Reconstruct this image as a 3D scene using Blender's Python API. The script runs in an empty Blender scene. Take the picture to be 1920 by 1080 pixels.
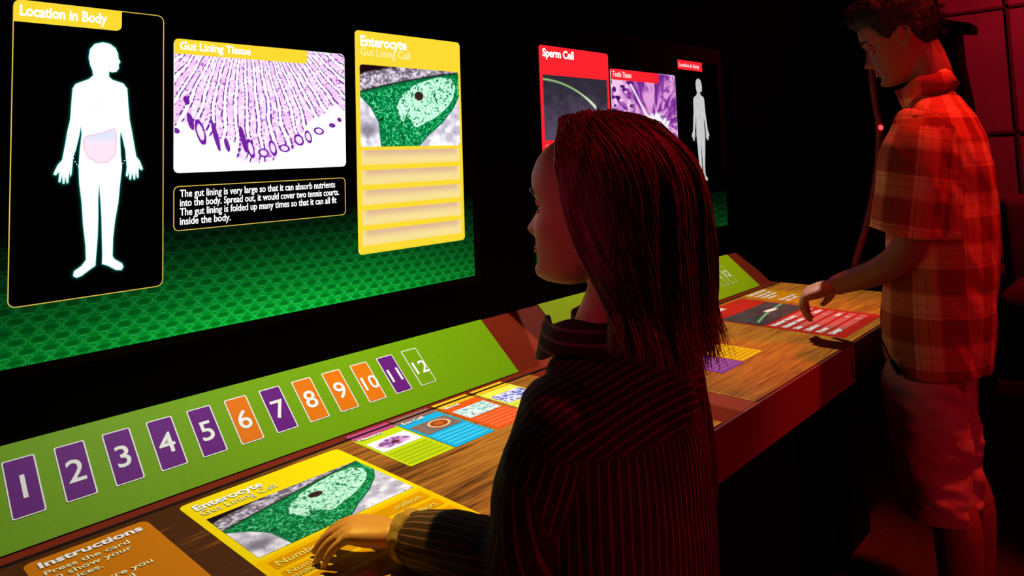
import bpy, bmesh, math, random
import numpy as np
from mathutils import Vector, Matrix, noise as mnoise

S = bpy.context.scene
COL = S.collection
TZ = 0.80                      # tabletop height
TH = 0.69965                   # slope of the number strip
T2 = 0.1753                    # its length
YW = 0.13412                   # the screen wall
R = math.radians

# ---------------------------------------------------------------- camera
cam = bpy.data.cameras.new('camera'); co = bpy.data.objects.new('camera', cam); COL.objects.link(co)
_f = Vector((0.73003444, 0.67915847, 0.07611502)); _r = Vector((0.68264698, -0.72994482, -0.03425867)); _u = Vector((-0.0322927, -0.07696969, 0.99651034))
co.matrix_world = Matrix(((_r.x, _u.x, -_f.x, 0), (_r.y, _u.y, -_f.y, -1.26787), (_r.z, _u.z, -_f.z, TZ + .54), (0, 0, 0, 1)))
cam.sensor_width = 36; cam.lens = 25.1464; cam.shift_x = -0.00558; cam.shift_y = -0.18214
cam.clip_start = .02; cam.clip_end = 60
S.camera = co
# ---------------------------------------------------------------- world and exposure
w = bpy.data.worlds.new('world'); S.world = w; w.use_nodes = True
w.node_tree.nodes['Background'].inputs[0].default_value = (.6, 0.01, .06, 1)
w.node_tree.nodes['Background'].inputs[1].default_value = .0012
S.view_settings.view_transform = 'Standard'; S.view_settings.look = 'None'
S.view_settings.exposure = 0; S.view_settings.gamma = 1; S.view_settings.use_curve_mapping = False

# ---------------------------------------------------------------- lights
def lin(c):
    return tuple(((x/255)/12.92 if x/255 <= .04045 else ((x/255+.055)/1.055)**2.4) for x in c)

def projector_light(name, loc, energy, rect, tint=None, beam_ramp=(.2, 1.0, 1.0)):
    """a ceiling projector: sharp rectangle of light on the tabletop (z = TZ)"""
    l = bpy.data.lights.new(name, 'SPOT'); l.energy = energy; l.shadow_soft_size = .006
    l.spot_size = R(150); l.spot_blend = 0
    o = bpy.data.objects.new(name, l); o.location = loc; COL.objects.link(o)
    l.use_nodes = True; nt = l.node_tree; N = nt.nodes; L = nt.links
    em = N['Emission']
    tc = N.new('ShaderNodeTexCoord'); sx = N.new('ShaderNodeSeparateXYZ'); L.new(tc.outputs['Normal'], sx.inputs[0])
    def M(op, a, b=None):
        n = N.new('ShaderNodeMath'); n.operation = op
        for i, v in enumerate((a, b)):
            if v is None: continue
            if isinstance(v, (int, float)): n.inputs[i].default_value = v
            else: L.new(v, n.inputs[i])
        return n.outputs[0]
    H = loc[2] - TZ
    az = M('ABSOLUTE', sx.outputs[2])
    X = M('MULTIPLY', M('DIVIDE', sx.outputs[0], az), H)
    Y = M('MULTIPLY', M('DIVIDE', sx.outputs[1], az), H)
    def inside(r):
        a = M('MULTIPLY', M('GREATER_THAN', X, r[0]-loc[0]), M('LESS_THAN', X, r[1]-loc[0]))
        b = M('MULTIPLY', M('GREATER_THAN', Y, r[2]-loc[1]), M('LESS_THAN', Y, r[3]-loc[1]))
        return M('MULTIPLY', a, b)
    g = N.new('ShaderNodeMapRange'); g.interpolation_type = 'SMOOTHSTEP'; L.new(X, g.inputs[0])     # strength ramp along x, added to dim the left of the beam
    for i, v in enumerate((beam_ramp[0]-loc[0], beam_ramp[1]-loc[0], beam_ramp[2], 1)): g.inputs[i+1].default_value = v
    L.new(M('MULTIPLY', inside(rect), g.outputs[0]), em.inputs['Strength'])
    if tint:
        mx = N.new('ShaderNodeMix'); mx.data_type = 'RGBA'
        mx.inputs[6].default_value = (1, .97, .9, 1); mx.inputs[7].default_value = (*tint[1], 1)
        L.new(inside(tint[0]), mx.inputs[0]); L.new(mx.outputs[2], em.inputs['Color'])
    else: em.inputs['Color'].default_value = (1, .95, .85, 1)
    return o

projector_light('projector_beam', (.80, 0.04, 2.35), 245, (-.3, 1.485, -.556, .15), ((.482, .7744, -.56, -.30), (1, .70, .08)), (.15, 1.0, .60))
projector_light('projector_beam', (2.25, 0.02, 2.35), 165, (1.415, 2.84, -.556, .15))

def spot(loc, target, energy, color, size=40, blend=.6, rad=.05):
    l = bpy.data.lights.new('red_spot', 'SPOT'); l.energy = energy; l.color = color; l.spot_size = R(size); l.spot_blend = blend; l.shadow_soft_size = rad
    o = bpy.data.objects.new('red_spot', l); o.location = loc; COL.objects.link(o)
    o.rotation_euler = (Vector(target)-Vector(loc)).to_track_quat('-Z', 'Y').to_euler()
    return o
RED = (1, .015, .05)
spot((2.35, -1.35, 3.0), (2.18, -.80, 1.25), 215, (1, .04, .02), 34)
spot((1.25, -2.9, 1.5), (1.85, -.75, .75), 40, RED, 52, .7)  # added fill for the fascia and the boy's shorts, unseen source
spot((.1, -3.4, .72), (.85, -.75, .86), 75, RED, 15, .7)  # added low fill on the girl's back, stands for no fixture
spot((-1.0, -1.0, 1.95), (.70, -.63, 1.19), 34, (1, .06, .20), 11, .8)  # fill put in to redden the girl's face
spot((1.15, -1.25, 3.0), (.83, -.79, 1.3), 150, RED, 13, .7)
spot((.6, -2.6, 1.9), (2.15, -.70, 1.60), 60, RED, 9, .8)  # fill put in to brighten the boy's face, no lamp there
spot((4.9, -1.7, 2.95), (6.0, -.4, 1.6), 180, RED, 90, .8)

# ================================================================ helpers
def setp(o, label=None, cat=None, group=None, kind=None):
    if label: o['label'] = label
    if cat: o['category'] = cat
    if group: o['group'] = group
    if kind: o['kind'] = kind
    return o

def mesh_obj(name, verts, faces, mat=None, parent=None, smooth=False):
    me = bpy.data.meshes.new(name); me.from_pydata([tuple(map(float, v)) for v in verts], [], [tuple(map(int, f)) for f in faces]); me.update()
    o = bpy.data.objects.new(name, me); COL.objects.link(o)
    if mat: me.materials.append(mat)
    if parent: o.parent = parent
    if smooth: me.polygons.foreach_set('use_smooth', [True]*len(me.polygons))
    return o

def empty(name, label, cat, group=None, loc=(0, 0, 0)):
    o = bpy.data.objects.new(name, None); o.location = loc; o.empty_display_size = .1; COL.objects.link(o)
    return setp(o, label, cat, group)

def par(o, root):
    o.parent = root; o.matrix_parent_inverse = Matrix.Translation(-root.location)
    return o

def box(x0, x1, y0, y1, z0, z1):
    v = [(x, y, z) for z in (z0, z1) for y in (y0, y1) for x in (x0, x1)]
    return v, [(0, 2, 3, 1), (4, 5, 7, 6), (0, 1, 5, 4), (2, 6, 7, 3), (0, 4, 6, 2), (1, 3, 7, 5)]

def bevel(o, wd=.004, seg=2):
    m = o.modifiers.new('bevel', 'BEVEL'); m.width = wd; m.segments = seg; m.limit_method = 'ANGLE'
    return o

class B:
    """collects shapes of one object"""
    def __init__(s): s.v = []; s.f = []; s.mi = []
    def add(s, v, f, mi=0):
        n = len(s.v); s.v += [tuple(p) for p in v]; s.f += [tuple(i+n for i in q) for q in f]; s.mi += [mi]*len(f); return s
    def obj(s, name, mats, parent=None, smooth=False):
        o = mesh_obj(name, s.v, s.f, None, None, smooth)
        for m in (mats if isinstance(mats, (list, tuple)) else [mats]): o.data.materials.append(m)
        o.data.polygons.foreach_set('material_index', s.mi)
        if parent: par(o, parent)
        return o

# ---- materials
def principled(name, col, rough=.6, spec=.3, **k):
    m = bpy.data.materials.new(name); m.use_nodes = True; b = m.node_tree.nodes['Principled BSDF']
    b.inputs['Base Color'].default_value = (*col, 1); b.inputs['Roughness'].default_value = rough
    b.inputs['Specular IOR Level'].default_value = spec
    for a, v in k.items(): b.inputs[a].default_value = v
    return m
def noise_mat(name, c1, c2, scale, rough=.6, spec=.3, bump=0, stretch=(1, 1, 1), sheen=0):
    m = principled(name, c1, rough, spec); nt = m.node_tree; N = nt.nodes; L = nt.links; b = N['Principled BSDF']
    tc = N.new('ShaderNodeTexCoord'); mp = N.new('ShaderNodeMapping'); mp.inputs['Scale'].default_value = stretch
    L.new(tc.outputs['Object'], mp.inputs[0])
    n = N.new('ShaderNodeTexNoise'); n.inputs['Scale'].default_value = scale; n.inputs['Detail'].default_value = 5
    L.new(mp.outputs[0], n.inputs['Vector'])
    r = N.new('ShaderNodeValToRGB'); r.color_ramp.elements[0].color = (*c1, 1); r.color_ramp.elements[1].color = (*c2, 1)
    r.color_ramp.elements[0].position = .35; r.color_ramp.elements[1].position = .65
    L.new(n.outputs[0], r.inputs[0]); L.new(r.outputs[0], b.inputs['Base Color'])
    if bump:
        bp = N.new('ShaderNodeBump'); bp.inputs['Strength'].default_value = bump; bp.inputs['Distance'].default_value = .01
        L.new(n.outputs[0], bp.inputs['Height']); L.new(bp.outputs[0], b.inputs['Normal'])
    if sheen: b.inputs['Sheen Weight'].default_value = sheen
    return m
_em = {}
def emis(col, s=1.0):
    """a lit colour on a screen (sRGB 0-255)"""
    key = (tuple(col), s)
    if key in _em: return _em[key]
    m = principled('screen_colour', (0, 0, 0), .5, 0); b = m.node_tree.nodes['Principled BSDF']
    # faint procedural pixel grain of the display
    nt = m.node_tree; tc = nt.nodes.new('ShaderNodeTexCoord'); n = nt.nodes.new('ShaderNodeTexNoise'); n.inputs['Scale'].default_value = 60
    nt.links.new(tc.outputs['Object'], n.inputs['Vector'])
    r = nt.nodes.new('ShaderNodeValToRGB'); c = lin(col)
    r.color_ramp.elements[0].color = (c[0]*.96, c[1]*.96, c[2]*.96, 1); r.color_ramp.elements[1].color = (*c, 1)
    nt.links.new(n.outputs[0], r.inputs[0]); nt.links.new(r.outputs[0], b.inputs['Emission Color'])
    b.inputs['Emission Strength'].default_value = s
    _em[key] = m; return m
_dm = {}
def dif(col, k=1.0, rough=.5):
    """a colour of the table graphics (sRGB 0-255)"""
    key = (tuple(col), k)
    if key in _dm: return _dm[key]
    c = tuple(min(.49, x*k*.5) for x in lin(col))
    m = noise_mat('graphic_colour', tuple(x*.95 for x in c), c, 90, rough, .03)
    _dm[key] = m; return m
def attr_mat(name, emit=0, rough=.5):
    m = principled(name, (0, 0, 0), rough, .03 if not emit else 0); nt = m.node_tree; b = nt.nodes['Principled BSDF']
    a = nt.nodes.new('ShaderNodeAttribute'); a.attribute_name = 'Col'
    if emit: nt.links.new(a.outputs['Color'], b.inputs['Emission Color']); b.inputs['Emission Strength'].default_value = emit
    else:
        mx = nt.nodes.new('ShaderNodeMix'); mx.data_type = 'RGBA'; mx.blend_type = 'MULTIPLY'; mx.inputs[0].default_value = 1; mx.inputs[7].default_value = (.5, .5, .5, 1)
        nt.links.new(a.outputs['Color'], mx.inputs[6]); nt.links.new(mx.outputs[2], b.inputs['Base Color'])
    return m
PIC_E = attr_mat('lit_picture', 1.2); PIC_D = attr_mat('table_picture')

# ---- 2-D frames: wall, table, strip
FR = {'wall': (Vector((0, YW, TZ)), Vector((1, 0, 0)), Vector((0, 0, 1)), Vector((0, -1, 0))),
      'table': (Vector((0, 0, TZ)), Vector((1, 0, 0)), Vector((0, 1, 0)), Vector((0, 0, 1))),
      'strip': (Vector((0, 0, TZ)), Vector((1, 0, 0)), Vector((0, math.cos(TH), math.sin(TH))), Vector((0, -math.sin(TH), math.cos(TH)))),
      'fascia': (Vector((0, -.556, TZ)), Vector((1, 0, 0)), Vector((0, 0, 1)), Vector((0, -1, 0)))}
def P(fr, x, y, h=0):
    o, a, b, n = FR[fr]; return o + a*x + b*y + n*h

def rr(x0, x1, y0, y1, r, n=6, corners=(1, 1, 1, 1)):
    """rounded rectangle, counter-clockwise; corners BL BR TR TL"""
    out = []
    for (cx, cy, a0, c) in ((x0, y0, 180, 0), (x1, y0, 270, 1), (x1, y1, 0, 2), (x0, y1, 90, 3)):
        q = r if corners[c] else 0
        if q == 0: out.append((cx, cy)); continue
        mx = cx + (q if cx == x0 else -q); my = cy + (q if cy == y0 else -q)
        for i in range(n+1):
            a = R(a0 + 90*i/n); out.append((mx+q*math.cos(a), my+q*math.sin(a)))
    return out
def plate(fr, pts, h0, h1):
    n = len(pts); v = [P(fr, x, y, h0) for x, y in pts] + [P(fr, x, y, h1) for x, y in pts]
    f = [tuple(range(n, 2*n)), tuple(reversed(range(n)))] + [(i, (i+1) % n, (i+1) % n+n, i+n) for i in range(n)]
    return v, f
def frame_plate(fr, po, pi, h0, h1):
    """ring between two outlines with equal point counts"""
    n = len(po); v = [P(fr, x, y, h) for h in (h0, h1) for pts in (po, pi) for x, y in pts]; f = []
    for i in range(n):
        j = (i+1) % n
        f += [(2*n+i, 2*n+j, 3*n+j, 3*n+i), (i, n+i, n+j, j), (i, j, 2*n+j, 2*n+i), (n+j, n+i, 3*n+i, 3*n+j)]
    return v, f
def part(name, fr, pts, h0, h1, mat, parent, label=None):
    v, f = plate(fr, pts, h0, h1); o = mesh_obj(name, v, f, mat); par(o, parent) if parent else None
    if label: o['label'] = label
    return o
def grid_pic(name, fr, x0, x1, y0, y1, nx, ny, fn, h, mat, parent, mask=None):
    xs = np.linspace(x0, x1, nx); ys = np.linspace(y0, y1, ny); X, Y = np.meshgrid(xs, ys)
    U = (X-x0)/(x1-x0); V = (Y-y0)/(y1-y0)
    c = np.clip(fn(U, V), 0, 1)                                    # sRGB 0..1
    c = np.where(c <= .04045, c/12.92, ((c+.055)/1.055)**2.4)
    o, a, b, n = FR[fr]; o, a, b, n = map(np.array, (o, a, b, n))
    co_ = o + X[..., None]*a + Y[..., None]*b + h*n
    idx = np.arange(nx*ny).reshape(ny, nx)
    q = np.stack([idx[:-1, :-1], idx[:-1, 1:], idx[1:, 1:], idx[1:, :-1]], -1).reshape(-1, 4)
    if mask is not None:
        uc = (U[:-1, :-1]+U[1:, 1:])/2; vc = (V[:-1, :-1]+V[1:, 1:])/2
        q = q[mask(uc, vc).reshape(-1)]
    me = bpy.data.meshes.new(name); me.vertices.add(nx*ny); me.vertices.foreach_set('co', co_.reshape(-1).astype(np.float32))
    me.loops.add(len(q)*4); me.loops.foreach_set('vertex_index', q.reshape(-1).astype(np.int32))
    me.polygons.add(len(q)); me.polygons.foreach_set('loop_start', (np.arange(len(q))*4).astype(np.int32))
    me.update(calc_edges=True); me.validate()
    at = me.color_attributes.new('Col', 'FLOAT_COLOR', 'POINT')
    at.data.foreach_set('color', np.concatenate([c.reshape(-1, 3), np.ones((nx*ny, 1))], 1).reshape(-1).astype(np.float32))
    me.materials.append(mat); ob = bpy.data.objects.new(name, me); COL.objects.link(ob)
    if parent: par(ob, parent)
    return ob
def text(name, body, fr, x, y, size, h, mat, parent, bold=0, width=None, align='LEFT', ang=0, line=1.0):
    """lettering lying on a frame; x,y is the left end of the first baseline"""
    cu = bpy.data.curves.new('t', 'FONT'); cu.body = body; cu.size = size; cu.offset = bold; cu.extrude = .0003; cu.align_x = align; cu.resolution_u = 3
    cu.space_line = line
    t = bpy.data.objects.new('t', cu); COL.objects.link(t); dg = bpy.context.evaluated_depsgraph_get(); dg.update()
    me = bpy.data.meshes.new_from_object(t.evaluated_get(dg)); bpy.data.objects.remove(t); bpy.data.curves.remove(cu)
    xs = [v.co.x for v in me.vertices] or [0]
    sx = (width/(max(xs)-min(xs))) if width else 1
    o, a, b, n = FR[fr]
    if ang: a, b = a*math.cos(ang)+b*math.sin(ang), b*math.cos(ang)-a*math.sin(ang)
    off = min(xs) if align == 'LEFT' else 0
    base = P(fr, x, y, h)
    for v in me.vertices: v.co = base + a*((v.co.x-off)*sx) + b*v.co.y + n*v.co.z
    me.name = name; me.materials.clear(); me.materials.append(mat)
    ob = bpy.data.objects.new(name, me); COL.objects.link(ob)
    if parent: par(ob, parent)
    return ob

# ---- numpy noise for the pictures
def hsh(i, j, s): 
    n = np.sin(i*127.1 + j*311.7 + s*74.7)*43758.5453
    return n - np.floor(n)
def vn(x, y, s=0):
    xi = np.floor(x); yi = np.floor(y); xf = x-xi; yf = y-yi; xf = xf*xf*(3-2*xf); yf = yf*yf*(3-2*yf)
    return (hsh(xi, yi, s)*(1-xf)+hsh(xi+1, yi, s)*xf)*(1-yf) + (hsh(xi, yi+1, s)*(1-xf)+hsh(xi+1, yi+1, s)*xf)*yf
def fbm(x, y, s=0, o=3): return sum(vn(x*2**k, y*2**k, s+k)/2**k for k in range(o))/sum(1/2**k for k in range(o))
def ss(a, b, x): t = np.clip((x-a)/(b-a), 0, 1); return t*t*(3-2*t)
def mixc(a, b, t): return a*(1-t[..., None]) + b*t[..., None]
def C_(r, g, b): return np.array([r, g, b], float)/255
def flat(c, U): return np.broadcast_to(c, U.shape+(3,)).copy()
def polydist(U, V, pts):
    """signed distance (positive inside)"""
    d = np.full(U.shape, 1e9); ins = np.zeros(U.shape, bool); n = len(pts)
    for i in range(n):
        x0, y0 = pts[i]; x1, y1 = pts[(i+1) % n]; ex, ey = x1-x0, y1-y0
        t = np.clip(((U-x0)*ex+(V-y0)*ey)/(ex*ex+ey*ey+1e-12), 0, 1)
        d = np.minimum(d, np.hypot(U-x0-t*ex, V-y0-t*ey))
        c = ((y0 > V) != (y1 > V)); xi = x0+(V-y0)/(y1-y0+1e-12)*ex; ins ^= c & (U < xi)
    return np.where(ins, d, -d)

def pic_enterocyte(U, V, dim=1.0, dark=False):
    asp = 1.6; X = U*asp
    c = flat(C_(24, 8, 14), U)
    up = .66+.42*U-.10*U*U                                   # upper edge of the cell
    band = up + .10+.10*fbm(U*6, V*3, 5)
    g1 = fbm(X*40, V*40+U*14, 1); g2 = fbm(X*14+V*10, V*30, 2)
    grey = mixc(C_(90, 80, 95), C_(225, 215, 230), ss(.3, .7, .5*g1+.5*g2))
    c = mixc(c, grey, ss(0, .03, V-up)*(1-ss(0, .05, V-band-.06)) )
    low = polydist(U, V, [(-.2, .62), (0, .62), (.10, .48), (.17, .3), (.19, 0), (.2, -.2), (.52, -.2), (.55, 0), (.66, .15), (.8, .3), (.93, .5), (1.0, .68), (1.3, .9), (1.3, 1.2), (.5, 1.2), (-.2, .8)])
    wht = mixc(C_(185, 178, 195), C_(246, 242, 250), ss(.25, .75, fbm(X*10, V*10, 9)))
    wht = mixc(wht, C_(110, 100, 115), ss(.13, .02, np.hypot(U-.06, (V-.2)*1.0))*.8)
    wht = mixc(wht, C_(80, 60, 80), (vn(X*28, V*28, 4) > .93)*1.0*(V < .6))
    c = np.where(((V < up) & (low < 0))[..., None], wht, c)
    g = fbm(X*62, V*62, 21, 2)
    green = mixc(C_(0, 92, 44), C_(0, 150, 76), ss(.3, .6, g)); green = mixc(green, C_(150, 230, 185), ss(.62, .75, g)*.75)
    green = mixc(green, C_(0, 90, 45), ss(.07, .0, np.abs(V-up))*.8)
    cell = (V < up) & (low > 0)
    c = np.where(cell[..., None], green, c)
    c = mixc(c, C_(0, 100, 50), ss(.012, .0, np.abs(low))*(V < up))
    nuc = polydist(U, V, [(.33, .47), (.36, .60), (.42, .70), (.52, .79), (.66, .87), (.80, .92), (.92, .9), (.97, .80), (.95, .66), (.88, .52), (.78, .40), (.66, .31), (.54, .23), (.50, .25), (.47, .33), (.43, .38), (.41, .30), (.38, .32)])
    nuc = nuc + .015*(fbm(U*20, V*20, 33)-.5)
    g3 = fbm(X*46+5, V*46, 55, 2)
    nc = mixc(C_(200, 246, 220), C_(150, 225, 185), ss(.4, .6, g3)); nc = mixc(nc, C_(20, 110, 60), ss(.63, .72, g3))
    c = mixc(c, nc, ss(0, .008, nuc)); c = mixc(c, C_(10, 110, 55), ss(.012, .002, np.abs(nuc))*.8)
    c = mixc(c, C_(52, 30, 28), ss(.062, .05, np.hypot((U-.565)*1.25, V-.645)+.012*(fbm(U*30, V*30, 8)-.5)))
    c = mixc(c, C_(10, 60, 30), ss(.03, .015, np.hypot((U-.19)*1.4, V-.33)))
    return c
def pic_villi(U, V):
    asp = 1.5; cx, cy = .38, 1.45
    a = np.arctan2((U-cx)*asp, cy-V); r = np.hypot((U-cx)*asp, cy-V)
    a = a + .10*(fbm(U*4, V*3, 3)-.5)+.016*(vn(U*22, V*14, 6)-.5)
    N = 10.5; q = a*N; k = np.floor(q); fq = q-k
    kk = hsh(k, 0*k, 3); bot = .40-.30*np.exp(-((U-.45)/.34)**2)+.13*(kk-.5) + .16*ss(.6, 1, U)
    e = np.abs(fq-.5); inside = ss(.37, .30, e)*ss(-.01, .04, V-bot)
    base = mixc(C_(255, 253, 255), C_(238, 222, 244), ss(.45, .7, fbm(U*30, V*30, 2))*.5)
    c = mixc(base, mixc(C_(246, 222, 246), C_(226, 178, 230), ss(.3, .7, fbm(U*50, V*40, 12))), inside*.85)
    edge = ss(.085, .03, np.abs(e-.31))*ss(0, .03, V-bot)
    dots = ss(.3, .55, vn(r*70, k*7+np.sign(fq-.5)*3, 8))
    c = mixc(c, mixc(C_(190, 110, 200), C_(86, 18, 134), dots), edge*(.35+.65*dots))
    c = mixc(c, C_(150, 70, 170), ss(.80, .88, vn(U*asp*60, V*60, 14))*inside*.8)
    for (x, y, rx, ry, d) in ((.13, .30, .022, .09, .1), (.21, .27, .012, .11, 1), (.27, .20, .012, .05, 1), (.36, .24, .014, .10, 1), (.40, .17, .018, .07, .5), (.475, .13, .028, .035, .1), (.53, .17, .02, .06, .3), (.60, .165, .03, .03, .5), (.69, .235, .028, .045, .2), (.75, .26, .02, .05, .4), (.82, .31, .03, .03, .3), (.91, .36, .02, .018, .8), (.96, .41, .014, .018, .8), (.01, .31, .014, .02, .8), (.08, .38, .014, .06, .9), (.06, .54, .014, .03, .8)):
        d0 = np.hypot((U-x+(V-y)*.18)/rx, (V-y)/ry)
        c = mixc(c, C_(240, 215, 245) if d < .6 else C_(90, 20, 140), ss(1.05, .9, d0)*.9)
        c = mixc(c, C_(105, 25, 150), ss(.28, .12, np.abs(d0-.9+.12*(vn(U*90, V*60, 5)-.5))))
    c = mixc(c, C_(210, 170, 225), (vn(U*80, V*60, 31) > .95)*(V < .25)*.5)
    return c
def pic_testis(U, V):
    dx, dy = (U-.62)*1.0, V-.30; r = np.hypot(dx, dy); a = np.arctan2(dy, dx)
    st = fbm(a*9, r*5, 3); c = mixc(C_(235, 165, 225), C_(120, 40, 150), ss(.35, .7, st))
    c = mixc(c, C_(252, 250, 255), ss(.05, .0, r-.12-.16*fbm(a*5+9, r*0+2, 4)))
    c = mixc(c, C_(250, 245, 255), ss(.035, .015, np.abs((V-.3)+(U-.62)*1.6))*(U < .62))
    cell = vn(U*22, V*22, 7); m = ss(.45, .55, fbm(U*16, V*16, 9))*ss(.35, .22, U)
    c = mixc(c, C_(250, 205, 245), m); c = mixc(c, C_(70, 15, 110), ss(.62, .72, cell)*ss(.38, .25, U))
    rr_ = np.hypot((U-.86), V-.22); c = mixc(c, C_(245, 200, 240), ss(.012, .004, np.abs(rr_-.13)))
    c = mixc(c, C_(120, 40, 150), ss(.6, .7, vn(U*25, V*25, 19))*(U > .72)*.7)
    return c
def pic_sperm(U, V):
    g = fbm(U*12, V*12, 2)
    c = mixc(C_(48, 44, 56), C_(88, 74, 98), ss(.2, .8, .6*(1-V)+.4*g))
    cv = .93-.02*U-.55*U*U-.12*U**5
    d = np.abs(V-cv)/np.sqrt(1+(.02+1.1*U)**2)
    wd = .012+.014*ss(.55, .75, U)
    c = mixc(c, C_(150, 190, 120), ss(wd+.012, wd*.6, d)*(U < .8)); c = mixc(c, C_(235, 240, 235), ss(wd, wd*.4, d)*ss(.35, .75, U)*(U < .8))
    c = mixc(c, C_(235, 235, 245), ss(1.05, .85, np.hypot((U-.82+(V-.36)*.5)/.07, (V-.36)/.10)))
    return c
def pic_sperm_flat(U, V):
    c = mixc(C_(62, 46, 46), C_(92, 82, 82), fbm(U*8, V*8, 3))
    d = np.abs(V-.15-.75*U+.3*U*U); c = mixc(c, C_(120, 200, 150), ss(.05, .01, d)*(U > .1)); 
    c = mixc(c, C_(240, 250, 240), ss(1.1, .6, np.hypot((U-.66+(V-.5)*.5)/.12, (V-.52)/.10)))
    return c
def pic_lime(U, V):
    c = flat(C_(248, 245, 250), U); a = np.hypot((U-.5)/.42, (V-.5)/.36)+.5*(fbm(U*5, V*5, 3)-.5)
    c = mixc(c, mixc(C_(215, 165, 215), C_(130, 70, 140), ss(.4, .65, fbm(U*12, V*8, 6))), ss(1.05, .85, a))
    return mixc(c, C_(90, 30, 50), ss(.16, .06, np.hypot(U-.5, V-.45)))
def pic_egg(U, V):
    c = mixc(C_(118, 92, 84), C_(140, 112, 96), fbm(U*10, V*10, 2)); d = np.hypot((U-.6)/.26, (V-.55)/.34)
    c = mixc(c, C_(150, 60, 20), ss(1, .9, d)); c = mixc(c, C_(250, 200, 150), ss(.16, .05, np.abs(d-.95))); return mixc(c, C_(190, 90, 30), ss(.6, .4, d))
def pic_cyan(U, V):
    g = fbm(U*16, V*12, 5); c = mixc(C_(225, 235, 235), C_(120, 200, 190), ss(.5, .62, g)); return mixc(c, C_(150, 110, 160), ss(.68, .75, fbm(U*16, V*12, 15)))
def pic_blue(U, V):
    return mixc(C_(225, 230, 250), C_(80, 80, 190), ss(.45, .6, fbm(U*14, V*14, 5)))

BODY = [(0.4225, 0.7675), (0.4341, 0.7655), (0.4431, 0.7586), (0.4471, 0.7494), (0.448, 0.7408), (0.4512, 0.7341), (0.4484, 0.7288), (0.4489, 0.7223), (0.4454, 0.7165), (0.4384, 0.7143), (0.4326, 0.7157), (0.433, 0.7063), (0.4385, 0.701), (0.4562, 0.6955), (0.463, 0.6863), (0.4648, 0.6604), (0.4674, 0.6302), (0.4715, 0.6087), (0.4757, 0.5828), (0.479, 0.5633), (0.4852, 0.5545), (0.4905, 0.5401), (0.4881, 0.5376), (0.4832, 0.5417), (0.4829, 0.5244), (0.4805, 0.5241), (0.4784, 0.5354), (0.4773, 0.5217), (0.4745, 0.5218), (0.4728, 0.5335), (0.4701, 0.5212), (0.4673, 0.523), (0.4672, 0.535), (0.4641, 0.5266), (0.4617, 0.5297), (0.4632, 0.5445), (0.4619, 0.5573), (0.4606, 0.5744), (0.4549, 0.6001), (0.4529, 0.6087), (0.4518, 0.5959), (0.4532, 0.5661), (0.4553, 0.5448), (0.4524, 0.5153), (0.4496, 0.4818), (0.4444, 0.4487), (0.4416, 0.4199), (0.4411, 0.3889), (0.4449, 0.383), (0.4566, 0.3745), (0.4589, 0.3679), (0.4559, 0.3629), (0.447, 0.3642), (0.4336, 0.3734), (0.4245, 0.3775), (0.4247, 0.3971), (0.4237, 0.4259), (0.4227, 0.4589), (0.4205, 0.4921), (0.4187, 0.517), (0.4175, 0.4923), (0.4178, 0.4593), (0.4173, 0.4265), (0.4154, 0.3982), (0.4141, 0.376), (0.4039, 0.3693), (0.3931, 0.3616), (0.3852, 0.3595), (0.3802, 0.3634), (0.3815, 0.3712), (0.3929, 0.3788), (0.3993, 0.388), (0.3984, 0.4123), (0.3943, 0.4491), (0.3918, 0.4858), (0.3878, 0.5186), (0.3864, 0.5472), (0.3879, 0.5757), (0.3905, 0.6044), (0.3892, 0.6168), (0.3869, 0.6003), (0.3817, 0.5758), (0.3779, 0.5637), (0.3773, 0.5515), (0.3761, 0.5354), (0.374, 0.5306), (0.3725, 0.5395), (0.3713, 0.5214), (0.3688, 0.5196), (0.3669, 0.5317), (0.3656, 0.5197), (0.3628, 0.5199), (0.3619, 0.5339), (0.3593, 0.522), (0.3568, 0.5234), (0.3576, 0.5401), (0.3528, 0.5343), (0.3494, 0.5357), (0.3503, 0.5404), (0.3554, 0.5522), (0.3616, 0.5601), (0.3655, 0.5842), (0.3688, 0.6085), (0.3728, 0.6289), (0.3743, 0.6576), (0.3758, 0.6824), (0.3804, 0.6908), (0.4005, 0.7002), (0.4072, 0.7069), (0.4063, 0.7153), (0.4025, 0.7255), (0.4001, 0.738), (0.4018, 0.7529), (0.4092, 0.7633)]
GUT = [(0.3978, 0.6003), (0.4202, 0.6053), (0.4423, 0.6137), (0.4455, 0.6044), (0.4453, 0.5832), (0.4435, 0.5663), (0.432, 0.554), (0.415, 0.5532), (0.4001, 0.5652), (0.3944, 0.5797), (0.3942, 0.5941)]
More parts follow.
